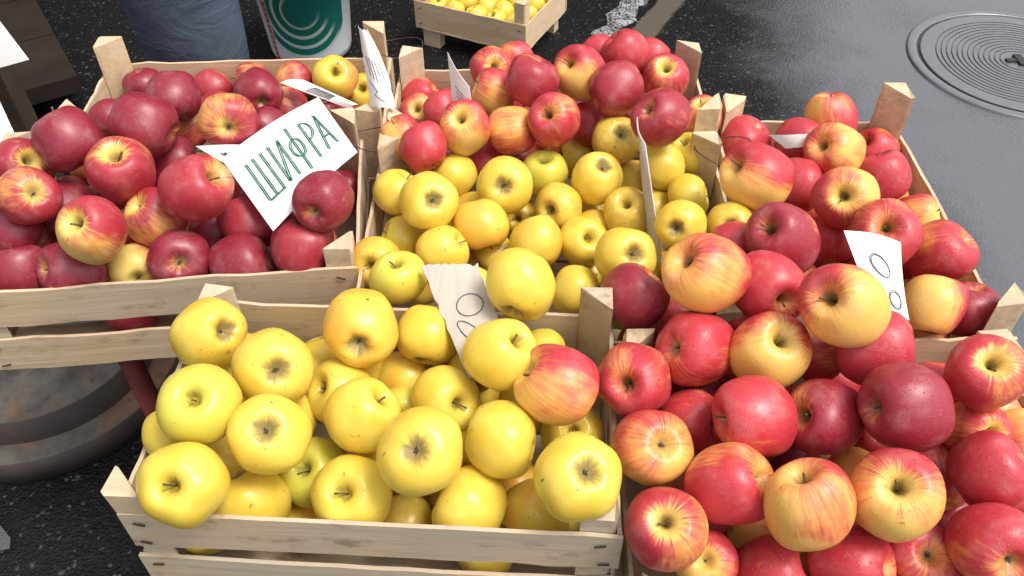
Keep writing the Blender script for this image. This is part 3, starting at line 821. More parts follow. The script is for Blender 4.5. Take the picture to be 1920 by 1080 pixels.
gn A -0.1250 0.5959 0.6464 0.0335 -0.80 0.24 -2.95 - 3 . middle go
d B1 -0.5881 0.8404 0.6026 0.0351 1.25 0.37 2.73 - 3 . middle y
d B1 -0.3608 0.8716 0.6041 0.0327 1.53 1.29 2.65 - 3 . middle r
r B1 -0.3029 0.8540 0.5957 0.0325 0.07 1.18 -1.49 - 3 . middle d
m B1 -0.4443 0.8311 0.6097 0.0326 -2.35 0.75 1.78 - 3 . middle y
r B1 -0.6568 0.8375 0.6007 0.0336 -2.78 1.34 -2.45 - 3 . corner o
r B1 -0.5288 0.8141 0.5967 0.0367 0.08 -0.41 -2.11 - 3 . slats y
r B1 -0.3820 0.8193 0.5960 0.0334 2.55 0.14 -1.13 - 3 . slats d
r B1 -0.3084 0.9656 0.6579 0.0367 -1.16 0.90 0.76 - 3 . middle d
r B1 -0.2788 0.8880 0.6481 0.0347 2.98 -1.02 -2.71 - 3 . middle d
o B1 -0.5235 0.9015 0.6640 0.0346 0.20 -0.28 -1.58 - 3 . middle m
o B1 -0.4171 0.9970 0.6554 0.0349 -0.94 -0.75 0.91 - 3 . middle d
d B1 -0.5329 0.9703 0.6522 0.0322 -2.67 1.25 -2.80 - 3 . middle m
m B1 -0.4789 0.9442 0.6438 0.0326 -0.99 -0.88 2.89 - 3 . middle d
o B1 -0.6512 0.9728 0.6562 0.0360 2.70 0.39 1.73 - 3 . middle d
d B1 -0.5835 0.8865 0.6448 0.0343 -1.99 -0.38 -2.65 - 3 . middle o
m B1 -0.3528 1.0105 0.6574 0.0340 -1.23 -0.14 3.00 - 3 . slats d
d B2 -0.5818 1.1968 0.6600 0.0353 2.86 -0.14 -0.07 - 3 . middle o
m B2 -0.5767 1.1214 0.6525 0.0340 -1.09 -0.68 -0.18 - 3 . slats o
d B2 -0.4291 1.1971 0.6382 0.0365 -2.32 0.97 0.19 - 3 . middle m
d B2 -0.3716 1.1253 0.6429 0.0349 0.76 -0.00 -0.97 - 3 . slats m
d B2 -0.2981 1.1954 0.6422 0.0343 -0.05 0.05 0.29 - 3 . middle g
m B2 -0.4310 1.1361 0.6500 0.0340 -0.83 0.86 1.65 - 3 . middle d
m B2 -0.2446 1.1543 0.6587 0.0339 0.52 -1.40 -1.17 - 3 . slats g
m B2 -0.4870 1.1988 0.6607 0.0326 1.23 -0.66 -0.09 - 3 . middle o
m B2 -0.3128 1.1334 0.6581 0.0333 1.30 1.37 -0.96 - 3 . middle d
g C1 -0.0552 0.7864 0.6555 0.0358 0.48 -1.47 0.28 - 3 . slats go
g C1 0.2111 0.9691 0.6444 0.0328 -1.04 -0.68 -1.27 - 3 . middle u
go C1 0.0070 0.7933 0.6407 0.0335 0.88 0.89 -0.91 - 3 . middle g
go C1 -0.1262 0.8201 0.6428 0.0324 -0.93 1.31 -0.55 - 3 . middle g
g C1 0.2536 0.8997 0.6542 0.0328 2.22 0.57 2.86 - 3 . slats go
g C1 0.1684 0.8446 0.6455 0.0349 0.11 0.09 -2.00 - 3 . middle go
g C1 -0.1454 0.9765 0.6592 0.0345 2.62 -0.07 1.15 - 3 . corner r
go C1 -0.0538 0.9508 0.6467 0.0345 1.03 -0.25 0.70 - 3 . middle g
go C1 0.1152 0.9129 0.6435 0.0352 0.10 1.31 -1.18 - 3 . middle u
go C1 -0.0849 0.8972 0.6523 0.0321 1.65 0.41 1.32 - 3 . middle g
g C1 0.2386 0.8061 0.6569 0.0365 -1.83 0.26 0.74 - 3 . corner r
g C1 0.1448 0.7788 0.6442 0.0339 -1.69 0.56 0.79 - 3 . slats r
r C2 0.0521 1.1375 0.6422 0.0343 2.92 1.44 -2.01 - 3 . middle g
r C2 0.1774 1.2303 0.6590 0.0332 -2.34 1.40 -0.10 - 3 . slats m
m C2 0.2202 1.1271 0.6615 0.0332 -2.79 -0.10 -0.72 - 3 . middle g
m C2 -0.0320 1.1390 0.6402 0.0335 -2.57 -0.89 1.31 - 3 . middle r
d C2 0.2619 1.1918 0.6520 0.0325 -3.00 -0.28 -1.33 - 3 . slats m
d C2 -0.1070 1.0943 0.6450 0.0345 2.20 0.57 0.28 - 3 . slats r
r C2 0.0316 1.2236 0.6382 0.0350 0.30 -0.60 -1.23 - 3 . slats o
m C2 -0.0698 1.2322 0.6403 0.0320 -0.96 0.24 2.75 - 3 . slats r
r C2 0.1491 1.1751 0.6616 0.0338 -0.49 0.94 0.85 - 3 . middle g
d C2 0.1087 1.2328 0.6380 0.0340 -0.20 -1.03 -0.70 - 3 . slats r
d C2 -0.0843 1.1699 0.6456 0.0351 2.74 1.40 0.65 - 3 . middle r
d C2 0.1660 1.1060 0.6619 0.0337 1.93 0.48 -0.71 - 3 . middle r
d C2 0.0105 1.0958 0.6404 0.0324 0.39 0.35 -2.16 - 3 . slats r
m D0 0.4663 0.9104 0.6409 0.0347 -0.42 1.43 -0.04 - 3 . middle r
m D0 0.5417 0.8514 0.6484 0.0367 2.83 -0.36 2.77 - 3 . slats r
d D0 0.3857 1.0059 0.6434 0.0334 0.57 -0.72 2.89 - 3 . middle r
m D0 0.3670 0.8646 0.6526 0.0349 -1.49 -1.44 2.67 - 3 . slats r
o D0 0.4320 0.9690 0.6553 0.0368 -0.05 -0.64 -0.14 - 3 . middle r
r D0 0.5050 1.0527 0.6513 0.0349 0.96 1.38 -1.53 - 3 . middle o
r D0 0.3709 0.7988 0.6569 0.0353 1.69 0.98 -2.92 - 3 . middle d
o D0 0.4003 1.0640 0.6500 0.0349 -1.54 -0.08 -2.78 - 3 . middle r
m D0 0.3704 0.9407 0.6388 0.0338 -1.39 -1.04 2.93 - 3 . middle r
o D0 0.5444 0.9865 0.6529 0.0345 -0.05 1.48 0.11 - 3 . slats r
r D0 0.4759 0.8125 0.6588 0.0368 -2.90 -1.12 -1.31 - 3 . middle y
o D0 0.5439 0.7915 0.6439 0.0323 0.68 0.69 -2.84 - 3 . slats r
o D0 0.5088 0.7227 0.6583 0.0366 -0.83 0.74 0.54 - 3 . slats d
r D0 0.4191 0.7149 0.6573 0.0328 -2.98 0.16 1.11 - 3 . slats d
r D1 0.3110 0.4936 0.6530 0.0321 2.33 0.14 -2.91 - 3 . middle d
m D1 0.4715 0.4157 0.6468 0.0327 0.57 0.57 2.72 - 3 . middle r
m D1 0.3725 0.5062 0.6437 0.0358 2.15 1.02 -0.15 - 3 . middle d
d D1 0.2724 0.5659 0.6464 0.0338 2.39 -0.10 1.55 - 3 . middle r
o D1 0.5299 0.4892 0.6505 0.0338 2.02 0.58 -0.40 - 3 . slats p
o D1 0.2029 0.4791 0.6433 0.0346 0.89 -0.08 -1.13 - 3 . middle y
d D1 0.2058 0.6168 0.6589 0.0358 -0.13 0.15 -0.01 - 3 . slats r
o D1 0.3607 0.5990 0.6520 0.0322 0.23 -0.22 0.25 - 3 . middle r
r D1 0.3036 0.6150 0.6537 0.0325 -2.59 -0.81 1.92 - 3 . slats d
r D1 0.5029 0.5393 0.6400 0.0321 0.98 -1.42 1.34 - 3 . middle p
r D1 0.4200 0.5558 0.6551 0.0341 2.99 0.60 -2.71 - 3 . middle m
r D1 0.4848 0.6176 0.6426 0.0346 -1.68 0.44 2.71 - 3 . slats h
d D1 0.3437 0.4477 0.6409 0.0323 2.96 0.62 -0.37 - 3 . middle r
d D1 0.5274 0.4289 0.6514 0.0342 0.66 -0.26 -2.03 - 3 . slats m
g A -0.0267 0.4622 0.5900 0.0340 -2.74 -1.18 -0.72 - 3 . slats go
'''
for i, l in enumerate(APPLES.strip().splitlines()):
    q = l.split()
    add_apple(q[0], q[1], *[float(v) for v in q[2:9]], q[9], int(q[10]), q[11], i, q[12], q[13])

# ---------------------------------------------------------------- price cards
def bil(W, u, v):
    return (1 - u) * (1 - v) * W[0] + u * (1 - v) * W[1] + u * v * W[2] + (1 - u) * v * W[3]

class Sheet:
    """a bent sheet of paper or board over four world corners; ink strokes lie on its face"""
    def __init__(self, name, corners, mat, label, cat='price card', group=None, th=.0006, bulge=0.0, n=14, ragged=0.0, curl=0.0):
        self.W = [Vector(c) for c in corners]
        self.N = (self.W[1] - self.W[0]).cross(self.W[3] - self.W[0]).normalized()
        if self.N.dot(Vector((0, 0, 1.45)) - self.W[0]) < 0: self.N = -self.N
        self.bulge, self.curl = bulge, curl
        V, F = [], []
        for side in (0, 1):
            for i in range(n + 1):
                for j in range(n + 1):
                    u, v = i / n, j / n
                    if ragged and (i in (0, n) or j in (0, n)):
                        u += noise.noise(Vector((j * .9, i * .9, 4))) * ragged; v += noise.noise(Vector((i * .9, j * .9, 14))) * ragged
                    V.append(self.pt(u, v) - self.N * th * side)
        m = n + 1
        for i in range(n):
            for j in range(n):
                a = i * m + j
                F.append((a, a + 1, a + m + 1, a + m)); b = a + m * m
                F.append((b, b + m, b + m + 1, b + 1))
        ring = [i * m for i in range(n)] + [n * m + j for j in range(n)] + [i * m + n for i in range(n, 0, -1)] + [j for j in range(n, 0, -1)]
        for a, b in zip(ring, ring[1:] + ring[:1]): F.append((a, b, b + m * m, a + m * m))
        self.o = mesh_obj(name, mk(name, V, F, False), mat)
        for p in self.o.data.polygons: p.use_smooth = False
        tag(self.o, label, cat, group)
    def pt(self, u, v):
        return bil(self.W, u, v) + self.N * (self.bulge * math.sin(math.pi * min(max(u, 0), 1)) * (1 - .3 * v) + self.curl * (v - .5) ** 2 * 4 * u)
    def ink(self, name, strokes, w, mat, lift=.0006):
        V, F = [], []
        for st_ in strokes:
            pts = []
            for (a, b) in zip(st_, st_[1:]):
                k = max(2, int(math.hypot(b[0] - a[0], b[1] - a[1]) * 30))
                pts += [(a[0] + (b[0] - a[0]) * q / k, a[1] + (b[1] - a[1]) * q / k) for q in range(k)]
            pts.append(st_[-1])
            P3 = [self.pt(u, v) + self.N * lift for u, v in pts]
            i0 = len(V)
            for i, p_ in enumerate(P3):
                d = (P3[min(i + 1, len(P3) - 1)] - P3[max(i - 1, 0)])
                if d.length < 1e-9: d = Vector((1, 0, 0))
                s = d.normalized().cross(self.N) * w * .5 * (1 + .25 * noise.noise(Vector((i * .6, len(V) * .01, 0))))
                V += [p_ + s, p_ - s]
            for i in range(len(P3) - 1): F.append((i0 + 2 * i, i0 + 2 * i + 1, i0 + 2 * i + 3, i0 + 2 * i + 2))
        return mesh_obj(name, mk(name, V, F), mat, self.o)

def oval(cx, cy, rx, ry, a0=0, a1=360, rot=0, n=26):
    out = []
    for i in range(n + 1):
        a = R(a0 + (a1 - a0) * i / n)
        x, y = rx * math.cos(a), ry * math.sin(a); c, s = math.cos(R(rot)), math.sin(R(rot))
        out.append((cx + x * c - y * s, cy + x * s + y * c))
    return out

# the large card: outlined green capitals, u runs along the words, v downwards
sh = Sheet('price_card', [[-0.403, 0.963, 0.74], [-0.2852, 1.0878, 0.76], [-0.2104, 0.9516, 0.76], [-0.3013, 0.8118, 0.74]], PAPER, 'large white card lettered in outlined green capitals on streaky red apples', bulge=.006)
L = [  # letter strokes in card fractions
    [(.13, .30), (.13, .70)], [(.205, .30), (.205, .70)], [(.28, .30), (.28, .70)], [(.13, .70), (.29, .70)],
    [(.36, .30), (.36, .69)], [(.36, .69), (.46, .30)], [(.46, .30), (.46, .70)],
    oval(.575, .48, .055, .10), [(.575, .24), (.575, .74)],
    [(.70, .28), (.70, .70)], oval(.70, .385, .075, .10, -90, 90),
    [(.80, .69), (.855, .28)], [(.855, .28), (.905, .68)], [(.82, .55), (.89, .55)]]
L = [[(u, .49 + (v - .49) * 1.28) for u, v in s_] for s_ in L]
L = [[(u + .006 * noise.noise(Vector((u * 9, v * 9, i))), v + .012 * noise.noise(Vector((u * 9, v * 9, i + 30)))) for u, v in s_] for i, s_ in enumerate(L)]
sh.ink('lettering', L, .0044, INK_LG, .0006)
sh.ink('lettering', [[(u + .007, v + .006) for u, v in s_] for s_ in L], .0014, INK_G, .0010)
sh.ink('lettering', [[(u - .008, v - .006) for u, v in s_] for s_ in L], .0014, INK_G, .0010)
un = Sheet('price_card', [[-0.448, 0.9951, 0.7386], [-0.3649, 0.9838, 0.7485], [-0.3231, 0.9502, 0.7386], [-0.3849, 0.9536, 0.7288]], PAPER, 'small white card tucked under the large lettered card', bulge=.003)
un.ink('lettering', [[(.25 + .09 * k, .35), (.27 + .09 * k, .75), (.31 + .09 * k, .35)] for k in range(4)], .0016, INK_K)
fl = Sheet('price_card', [[-0.3646, 1.1763, 0.73], [-0.3282, 1.1841, 0.73], [-0.2302, 1.0989, 0.74], [-0.2457, 1.1028, 0.73]], PAPER, 'narrow bent white card lying beside the pink-cheeked yellow apple', bulge=.004)
fl.ink('lettering', [[(.1 + .1 * k, .35), (.14 + .1 * k, .7)] for k in range(6)], .0011, INK_K)

# torn corrugated board with two pencilled noughts
t = NT('corrugated_board')
o_ = t.pos()
gr_ = t.noise(t.vmul(o_, (160.0, 12.0, 12.0)), 1.0, 4, 0.7)
t.bump(gr_, 0.4, 0.001)
BOARD = t.out(t.mix(gr_, (0.38, 0.33, 0.265), (0.56, 0.505, 0.43)), 0.85)
cb = Sheet('price_card', [[-0.1092, 0.7451, 0.7421], [-0.0418, 0.747, 0.7421], [0.0048, 0.6097, 0.7142], [-0.047, 0.5929, 0.7142]], BOARD, 'torn strip of grey corrugated board with pencilled noughts among yellow apples', th=.004, bulge=.004, ragged=.05)
cb.ink('lettering', [oval(.58, .40, .27, .095, rot=-8), oval(.42, .66, .24, .085, 20, 330, rot=25)], .0014, INK_K)
w0 = Sheet('price_card', [[0.3832, 0.7441, 0.8], [0.4464, 0.7313, 0.79], [0.4414, 0.6462, 0.75], [0.3975, 0.6428, 0.77]], PAPER, 'white card with two pen-drawn ovals on the wet red apples', bulge=.006, curl=.004)
w0.ink('lettering', [oval(.48, .40, .20, .13, rot=20), oval(.49, .405, .185, .115, 30, 390, rot=24), oval(.66, .80, .17, .12, rot=-15), oval(.665, .80, .15, .10, rot=-10)], .0011, INK_K)

tw = Sheet('price_card', [(-.226, 1.160, .835), (-.205, 1.150, .832), (-.168, 1.085, .745), (-.212, 1.100, .735)], PAPER, 'twisted white paper with scribbled lines standing at the tied crate corner', bulge=.010, ragged=.06, curl=.012)
tw.ink('lettering', [[(.3 + .13 * k, .35 + .02 * k), (.34 + .13 * k, .60 + .04 * (k % 3))] for k in range(5)] + [[(.2, .66), (.5, .80), (.35, .84), (.7, .93)]], .0011, INK_K)
c2 = Sheet('price_card', [(-.090, 1.072, .842), (-.060, 1.050, .800), (-.056, 1.045, .755), (-.086, 1.068, .752)], PAPER, 'pointed white card stuck in the far heap of red apples', bulge=.003)
c2.ink('lettering', [[(.3, .45 + .1 * k), (.7, .50 + .1 * k)] for k in range(4)], .0011, INK_K)
GREYB = simple('grey_card', (0.46, 0.42, 0.37), 0.8, 0.12, 40)
dv = Sheet('divider_card', [(.168, .975, .800), (.176, .935, .785), (.194, .800, .690), (.186, .875, .660)], GREYB, 'thin grey card standing upright among the smaller yellow apples', 'card', th=.0016, bulge=.004)
tg = Sheet('price_tag', [(.372, 1.030, .733), (.418, 1.012, .748), (.430, 1.000, .737), (.395, 1.012, .722)], PAPER, 'small crumpled white tag among wet red apples beside the road', bulge=.004, ragged=.08)

# white boards pinned to a dark post by the left crate
DARKW = simple('dark_wood', (0.060, 0.042, 0.030), 0.7, 0.4, 18, 0.3)
V, F = boxv(-.022, .022, -.022, .022, 0, .76)
po = tag(empty('wooden_post', (-.872, 1.275, 0)), 'dark square wooden post beside the streaky apples carrying white boards', 'post')
mesh_obj('shaft', mk('shaft', V, F), DARKW, po)
V, F = boxv(-.075, .075, -.075, .075, 0, .03)
mesh_obj('foot', mk('foot', V, F), DARKW, po)
V, F = boxv(-.15, .03, -.030, -.0225, .30, .36)
mesh_obj('cross_bar', mk('cross_bar', V, F), DARKW, po)
b1 = Sheet('price_board', [(-.955, 1.225, .905), (-.800, 1.205, .885), (-.728, 1.150, .785), (-.905, 1.165, .730)], PAPER, 'white board with its corner jutting out above the dark post', 'price board', th=.003)
b1.ink('lettering', [oval(.20, .45, .05, .10)], .004, INK_K)
b2 = Sheet('price_board', [(-.96, 1.20, .745), (-.812, 1.165, .72), (-.752, 1.075, .675), (-.95, 1.07, .655)], PAPER, 'white board lying low against the crate of streaky red apples', 'price board', th=.003)

# thin wire ties round neighbouring corner posts
def wire(pts, label, r=.0009):
    return tag(mesh_obj('wire_tie', mk('wire_tie', *tube(pts, [r] * len(pts), 6), True), WIRE), label, 'wire', 'wire ties between crate corners')
def loop(cx, cy, z, rx, ry, n=20, sag=.006):
    return [(cx + rx * math.cos(2 * math.pi * i / n), cy + ry * math.sin(2 * math.pi * i / n), z + sag * math.sin(4 * math.pi * i / n + .7)) for i in range(n + 1)]
wire(loop(-.195, 1.280, .735, .048, .030), 'rusty wire tying the posts behind the twisted paper')
wire(loop(-.202, 1.040, .722, .046, .030), 'rusty wire tying the crate posts at the corner of the lettered card')
wire(loop(.306, 1.008, .722, .044, .036), 'rusty wire round the post beside the big half-yellow red apple')

# ---------------------------------------------------------------- things behind the crates
# white plastic pail with printed label
t = NT('pail_print')
x, y, z = t.sep(t.obj())
ang = t.math('ARCTAN2', x, t.math('MULTIPLY', y, -1.0))        # 0 faces the crates
s_ = t.math('MULTIPLY', ang, 0.145)
dirt = t.ramp(t.noise(t.obj(), 18.0, 6, 0.65), 0.52, 0.75)
white = t.mix(t.math('MULTIPLY', dirt, 0.5), (0.62, 0.63, 0.65), (0.30, 0.29, 0.28))
cx_, cz_ = 0.052, 0.205
dx = t.math('SUBTRACT', s_, cx_); dz = t.math('SUBTRACT', z, cz_)
rr_ = t.math('SQRT', t.math('ADD', t.math('MULTIPLY', dx, dx), t.math('MULTIPLY', dz, dz)))
disc = t.ramp(rr_, 0.166, 0.163)
saw = t.math('FRACT', t.math('MULTIPLY', t.math('SUBTRACT', rr_, 0.028), 29.0))
ringm = t.math('MULTIPLY', t.math('MULTIPLY', t.ramp(saw, 0.62, 0.66), t.ramp(saw, 1.0, 0.96)), t.ramp(rr_, 0.05, 0.06))
ringm = t.math('MULTIPLY', ringm, t.ramp(t.math('ADD', dx, t.math('MULTIPLY', dz, 1.0)), 0.06, -0.02))
green = t.mix(ringm, (0.008, 0.155, 0.115), (0.50, 0.56, 0.56))
inlab = t.math('MULTIPLY', t.ramp(s_, -0.064, -0.062), t.ramp(s_, 0.20, 0.198))
inlab = t.math('MULTIPLY', inlab, t.ramp(z, 0.045, 0.047))
c = t.mix(t.math('MULTIPLY', disc, inlab), white, green)
band = t.math('MULTIPLY', t.ramp(s_, -0.090, -0.089), t.ramp(s_, -0.066, -0.067))
band = t.math('MULTIPLY', band, t.math('MULTIPLY', t.ramp(z, 0.012, 0.014), t.ramp(z, 0.225, 0.223)))
c = t.mix(band, c, (0.42, 0.055, 0.03))
# column of small pale characters on the red band
cell = t.math('FRACT', t.math('MULTIPLY', z, 52.0))
ch = t.math('MULTIPLY', t.math('MULTIPLY', t.ramp(cell, 0.2, 0.25), t.ramp(cell, 0.8, 0.75)), t.ramp(t.noise(t.vmul(t.obj(), (260.0, 260.0, 200.0)), 1.0, 1), 0.46, 0.5))
ch = t.math('MULTIPLY', ch, t.math('MULTIPLY', t.ramp(s_, -0.086, -0.085), t.ramp(s_, -0.070, -0.071)))
c = t.mix(t.math('MULTIPLY', ch, band), c, (0.62, 0.52, 0.48))
PAIL = t.out(c, 0.35)
pl = tag(empty('paint_pail', (-.665, 2.58, 0), R(-14)), 'white plastic pail with green ringed print and red strip on the asphalt', 'pail')
mesh_obj('body', mk('pail', *lathe([(0, .004), (.118, .004), (.128, .010), (.132, .03), (.158, .345), (.163, .347), (.163, .362), (.156, .362), (.153, .345), (.125, .03), (0, .02)], 64), True), PAIL, pl)
mesh_obj('rim_band', mk('pail_rim', *lathe([(.159, .315), (.167, .316), (.167, .328), (.1585, .329)], 64), True), PAIL, pl)
hp = [(.167 * math.cos(a), .167 * math.sin(a) * .3 - .02, .33 - .14 * math.sin(a)) for a in [math.pi * i / 16 for i in range(17)]]
mesh_obj('handle', mk('handle', *tube([(x_, .17 - .0 * i, z_) if False else (x_, math.sqrt(max(.0001, .171 ** 2 - min(x_ * x_, .029))), z_) for i, (x_, y_, z_) in enumerate(hp)], [.0025] * 17, 6), True), WIRE, pl)

# far crate of yellow apples on small wooden feet
fc = crate('pale wooden crate with yellow apples standing on small blocks by the painted line', -.20, .20, -.16, .16, .075, .10, .07, .05, 77, rz=0, rows=((.094, 1), (.004, 0)), staples=True)
fc.location = (.042 - .25 * math.cos(R(-26)) * .8 + .16 * math.sin(R(26)) , 2.43 + .2 * math.sin(R(26)) + .16 * math.cos(R(26)), .06)
fc.rotation_euler = (0, 0, R(-26))
Mf = Matrix.Translation(fc.location) @ Matrix.Rotation(R(-26), 4, 'Z')
for (bx_, by_) in ((.10, -.13), (-.15, -.13), (.15, .13), (-.15, .13)):
    V, F = boxv(-.03, .03, -.018, .018, 0, .0585)
    p_ = Mf @ Vector((bx_, by_, 0))
    blk = mesh_obj('wooden_block', mk('wooden_block', V, F), WOOD, None, (p_.x, p_.y, 0), (0, 0, R(-26)))
    blk['age'] = .3
    tag(blk, 'small pale wooden block under the far crate of yellow apples', 'block', 'blocks under the far crate')
k = 400
for ix in range(5):
    for iy in range(4):
        p_ = Mf @ Vector((-.145 + ix * .072 + random.uniform(-.006, .006), -.11 + iy * .072 + random.uniform(-.006, .006), .055 + random.uniform(0, .02)))
        k += 1
        add_apple('g', 'A', p_.x, p_.y, p_.z, .035, random.uniform(-.8, .8), random.uniform(-.8, .8), random.uniform(-3, 3), 's', 3, '', k,
                  label='yellow apple in the far crate standing by the painted line', group='yellow apples of the far crate')

# round two-step concrete base, dirty and rust-stained; colours also darkened for shade under the crates
t = NT('dirty_shaded_concrete')
o_ = t.obj()
n1 = t.noise(o_, 9.0, 6, 0.65); n2 = t.noise(o_, 45.0, 4, 0.6)
c = t.mix(t.ramp(n1, 0.3, 0.65), (0.03, 0.024, 0.019), (0.125, 0.11, 0.095))
c = t.mix(t.ramp(t.noise(o_, 6.0, 4), 0.58, 0.72), c, (0.20, 0.10, 0.05))
c = t.mix(t.ramp(n2, 0.60, 0.75), c, (0.04, 0.035, 0.03))
t.bump(t.math('ADD', n1, n2), 0.6, 0.006)
CONC = t.out(c, 0.8)
RUST = simple('dark_rusty_steel', (0.055, 0.040, 0.033), 0.65, 0.4, 14, 0.4)
cbs = tag(empty('round_base', (-.993, 1.188, 0)), 'round stepped concrete base with dark rusty bands under the red apple crate', 'parasol base')
mesh_obj('lower_step', mk('lower_step', *lathe([(.278, .056), (.262, .062), (.20, .062)], 80), True), CONC, cbs)
mesh_obj('lower_band', mk('lower_band', *lathe([(.20, .002), (.281, .002), (.283, .03), (.281, .058), (.276, .058)], 80), True), RUST, cbs)
mesh_obj('upper_band', mk('upper_band', *lathe([(.232, .060), (.226, .118), (.216, .120)], 80), True), RUST, cbs)
mesh_obj('upper_step', mk('upper_step', *lathe([(.224, .118), (.205, .126), (.10, .130), (.045, .135), (.045, .20), (.03, .20), (0, .20)], 80), True), CONC, cbs)

# dark plank platform behind
pf = tag(empty('plank_platform', (-1.27, 2.20, 0), R(33)), 'low platform of wet dark brown planks behind the dark post', 'platform')
PLANK = simple('wet_dark_planks', (0.030, 0.021, 0.016), 0.38, 0.35, 9, 0.3)
for i in range(4):
    V, F = boxv(-1.5, 0, .003 + i * .30, .297 + i * .30, .075, .125)
    mesh_obj('plank', mk('plank', V, F), PLANK, pf)
for xx in (-.2, -1.2):
    V, F = boxv(xx - .05, xx + .05, .05, 1.15, 0, .0745)
    mesh_obj('bearer', mk('bearer', V, F), PLANK, pf)

# added stall out of view: dark tarpaulin on poles, it keeps the sky off the road behind the crates
TARP = simple('dark_tarpaulin', (0.016, 0.020, 0.019), 0.6, 0.3, 3, 0.2)
POLE = simple('galvanised_pole', (0.25, 0.25, 0.26), 0.4, 0.2, 20, Metallic=0.7)
ns = tag(empty('stall_sky_blocker', (-1.0, 5.0, 0)), 'neighbouring market stall hung with dark tarpaulin on metal poles', 'stall')
def tarp(name, x0, x1, fn, nx=40, nz=16):
    V = [fn(x0 + (x1 - x0) * i / nx, j / nz, i, j) for i in range(nx + 1) for j in range(nz + 1)]
    F = [(i * (nz + 1) + j, i * (nz + 1) + j + 1, (i + 1) * (nz + 1) + j + 1, (i + 1) * (nz + 1) + j) for i in range(nx) for j in range(nz)]
    o = mesh_obj(name, mk(name, V, F, True), TARP, ns)
    md = o.modifiers.new('thickness', 'SOLIDIFY'); md.thickness = .003
    return o
tarp('blocker_curtain', -2.6, 2.6, lambda x_, s, i, j: (x_, .04 * math.sin(x_ * 9) * (1 - s * .6) - .9, .05 + 2.25 * s))
tarp('blocker_roof', -2.75, 2.75, lambda x_, s, i, j: (x_, -1.25 + 2.7 * s, 2.32 + .55 * math.sin(math.pi * s) + .02 * math.sin(x_ * 5)))
for xx in (-2.6, 0, 2.6):
    for yy in (-.85, 1.1):
        mesh_obj('pole', mk('pole', *tube([(xx, yy, 0), (xx, yy, 2.36)], [.02, .02], 10), True), POLE, ns)

# ---------------------------------------------------------------- person behind the streaky apples, side-on, hands in pockets
DENIM_T = NT('faded_denim')
o_ = DENIM_T.obj()
wv = DENIM_T.noise(DENIM_T.vmul(o_, (900.0, 900.0, 300.0)), 1.0, 2)
fold = DENIM_T.noise(DENIM_T.vmul(o_, (5.0, 5.0, 9.0)), 1.3, 4, 0.55, 0.6)
cd = DENIM_T.mix(DENIM_T.ramp(fold, 0.3, 0.7), (0.034, 0.045, 0.072), (0.072, 0.088, 0.125))
cd = DENIM_T.mix(DENIM_T.math('MULTIPLY', wv, 0.25), cd, (0.15, 0.17, 0.22))
DENIM_T.bump(DENIM_T.math('ADD', fold, DENIM_T.math('MULTIPLY', wv, 0.08)), 0.7, 0.02)
DENIM = DENIM_T.out(cd, 0.9, Specular__IOR__Level=0.15)
SKIN = simple('skin', (0.55, 0.34, 0.25), 0.55, 0.1, 30)
COAT = simple('dark_coat', (0.03, 0.03, 0.035), 0.85, 0.3, 14, 0.3)
SHOE = simple('black_shoe', (0.02, 0.02, 0.02), 0.4, 0.2, 20)
HAIR = simple('brown_hair', (0.05, 0.03, 0.02), 0.7, 0.4, 60, 0.5)
def skinned(name, verts, edges, mat, parent, root=0):
    me_ = bpy.data.meshes.new(name)
    me_.from_pydata([v[:3] for v in verts], edges, []); me_.update()
    o = mesh_obj(name, me_, mat, parent)
    md = o.modifiers.new('skin', 'SKIN')
    if not me_.skin_vertices: bpy.context.view_layer.update()
    for i, v in enumerate(verts):
        sv = me_.skin_vertices[0].data[i]
        sv.radius = (v[3], v[4] if len(v) > 4 else v[3]); sv.use_root = (i == root)
    md.use_smooth_shade = True
    sb = o.modifiers.new('sub', 'SUBSURF'); sb.levels = 2; sb.render_levels = 2
    return o
pr = tag(empty('person', (-.655, 1.58, 0), R(23)), 'person in faded blue jeans standing close behind the pale crate', 'person')
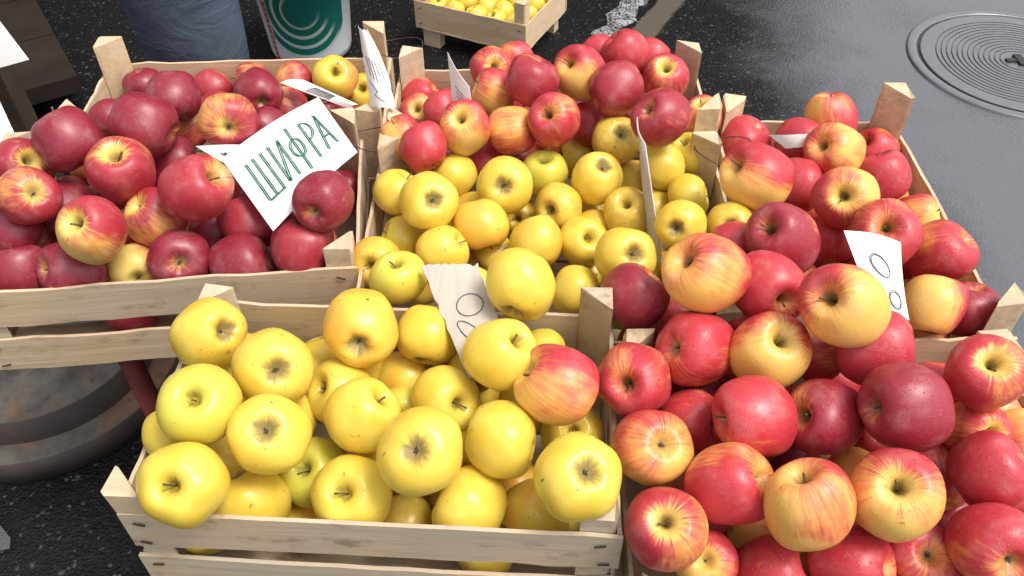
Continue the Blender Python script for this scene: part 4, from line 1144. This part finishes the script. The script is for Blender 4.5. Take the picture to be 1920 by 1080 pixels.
# faces +x; left and right legs at +-y
body_v = [(0, 0, .96, .13), (0, 0, 1.12, .13), (0, 0, 1.32, .15), (0, 0, 1.44, .11), (0.01, 0, 1.50, .055), (.02, 0, 1.55, .055), (.035, 0, 1.63, .085), (.03, 0, 1.71, .085), (.02, 0, 1.76, .05),
          (.125, 0, 1.625, .016), (.0, .10, .86, .085), (.0, .10, .50, .06), (-.02, .10, .12, .045), (0, -.10, .86, .085), (.0, -.10, .50, .06), (-.02, -.10, .12, .045),
          (0, .19, 1.40, .06), (-.06, .25, 1.14, .045), (.09, .19, .98, .035), (0, -.19, 1.40, .06), (-.06, -.25, 1.14, .045), (.09, -.19, .98, .035)]
body_e = [(0, 1), (1, 2), (2, 3), (3, 4), (4, 5), (5, 6), (6, 7), (7, 8), (6, 9), (0, 10), (10, 11), (11, 12), (0, 13), (13, 14), (14, 15), (3, 16), (16, 17), (17, 18), (3, 19), (19, 20), (20, 21)]
skinned('body', body_v, body_e, SKIN, pr)
skinned('trousers', [(0, 0, 1.0, .165, .15), (0, 0, .93, .16), (0, .095, .82, .112), (.01, .10, .66, .108), (.01, .10, .50, .094), (-.01, .10, .30, .088), (-.02, .10, .07, .088),
                     (0, -.095, .82, .112), (.01, -.10, .66, .108), (.01, -.10, .50, .094), (-.01, -.10, .30, .088), (-.02, -.10, .07, .088)],
        [(0, 1), (1, 2), (2, 3), (3, 4), (4, 5), (5, 6), (1, 7), (7, 8), (8, 9), (9, 10), (10, 11)], DENIM, pr, 1)
skinned('jacket', [(0, 0, .94, .19), (0, 0, 1.12, .175), (0, 0, 1.32, .19), (0, 0, 1.46, .12), (0, .20, 1.40, .085), (-.06, .265, 1.14, .07), (.08, .20, .99, .062), (0, -.20, 1.40, .085), (-.06, -.265, 1.14, .07), (.08, -.20, .99, .062)],
        [(0, 1), (1, 2), (2, 3), (3, 4), (4, 5), (5, 6), (3, 7), (7, 8), (8, 9)], COAT, pr, 2)
skinned('hair', [(.0, 0, 1.77, .075), (-.035, 0, 1.72, .085), (-.05, 0, 1.64, .06)], [(0, 1), (1, 2)], HAIR, pr, 1)
for sy in (-1, 1):
    skinned('shoe', [(-.06, sy * .10, .045, .045), (.06, sy * .10, .045, .048), (.17, sy * .105, .035, .035)], [(0, 1), (1, 2)], SHOE, pr, 1)
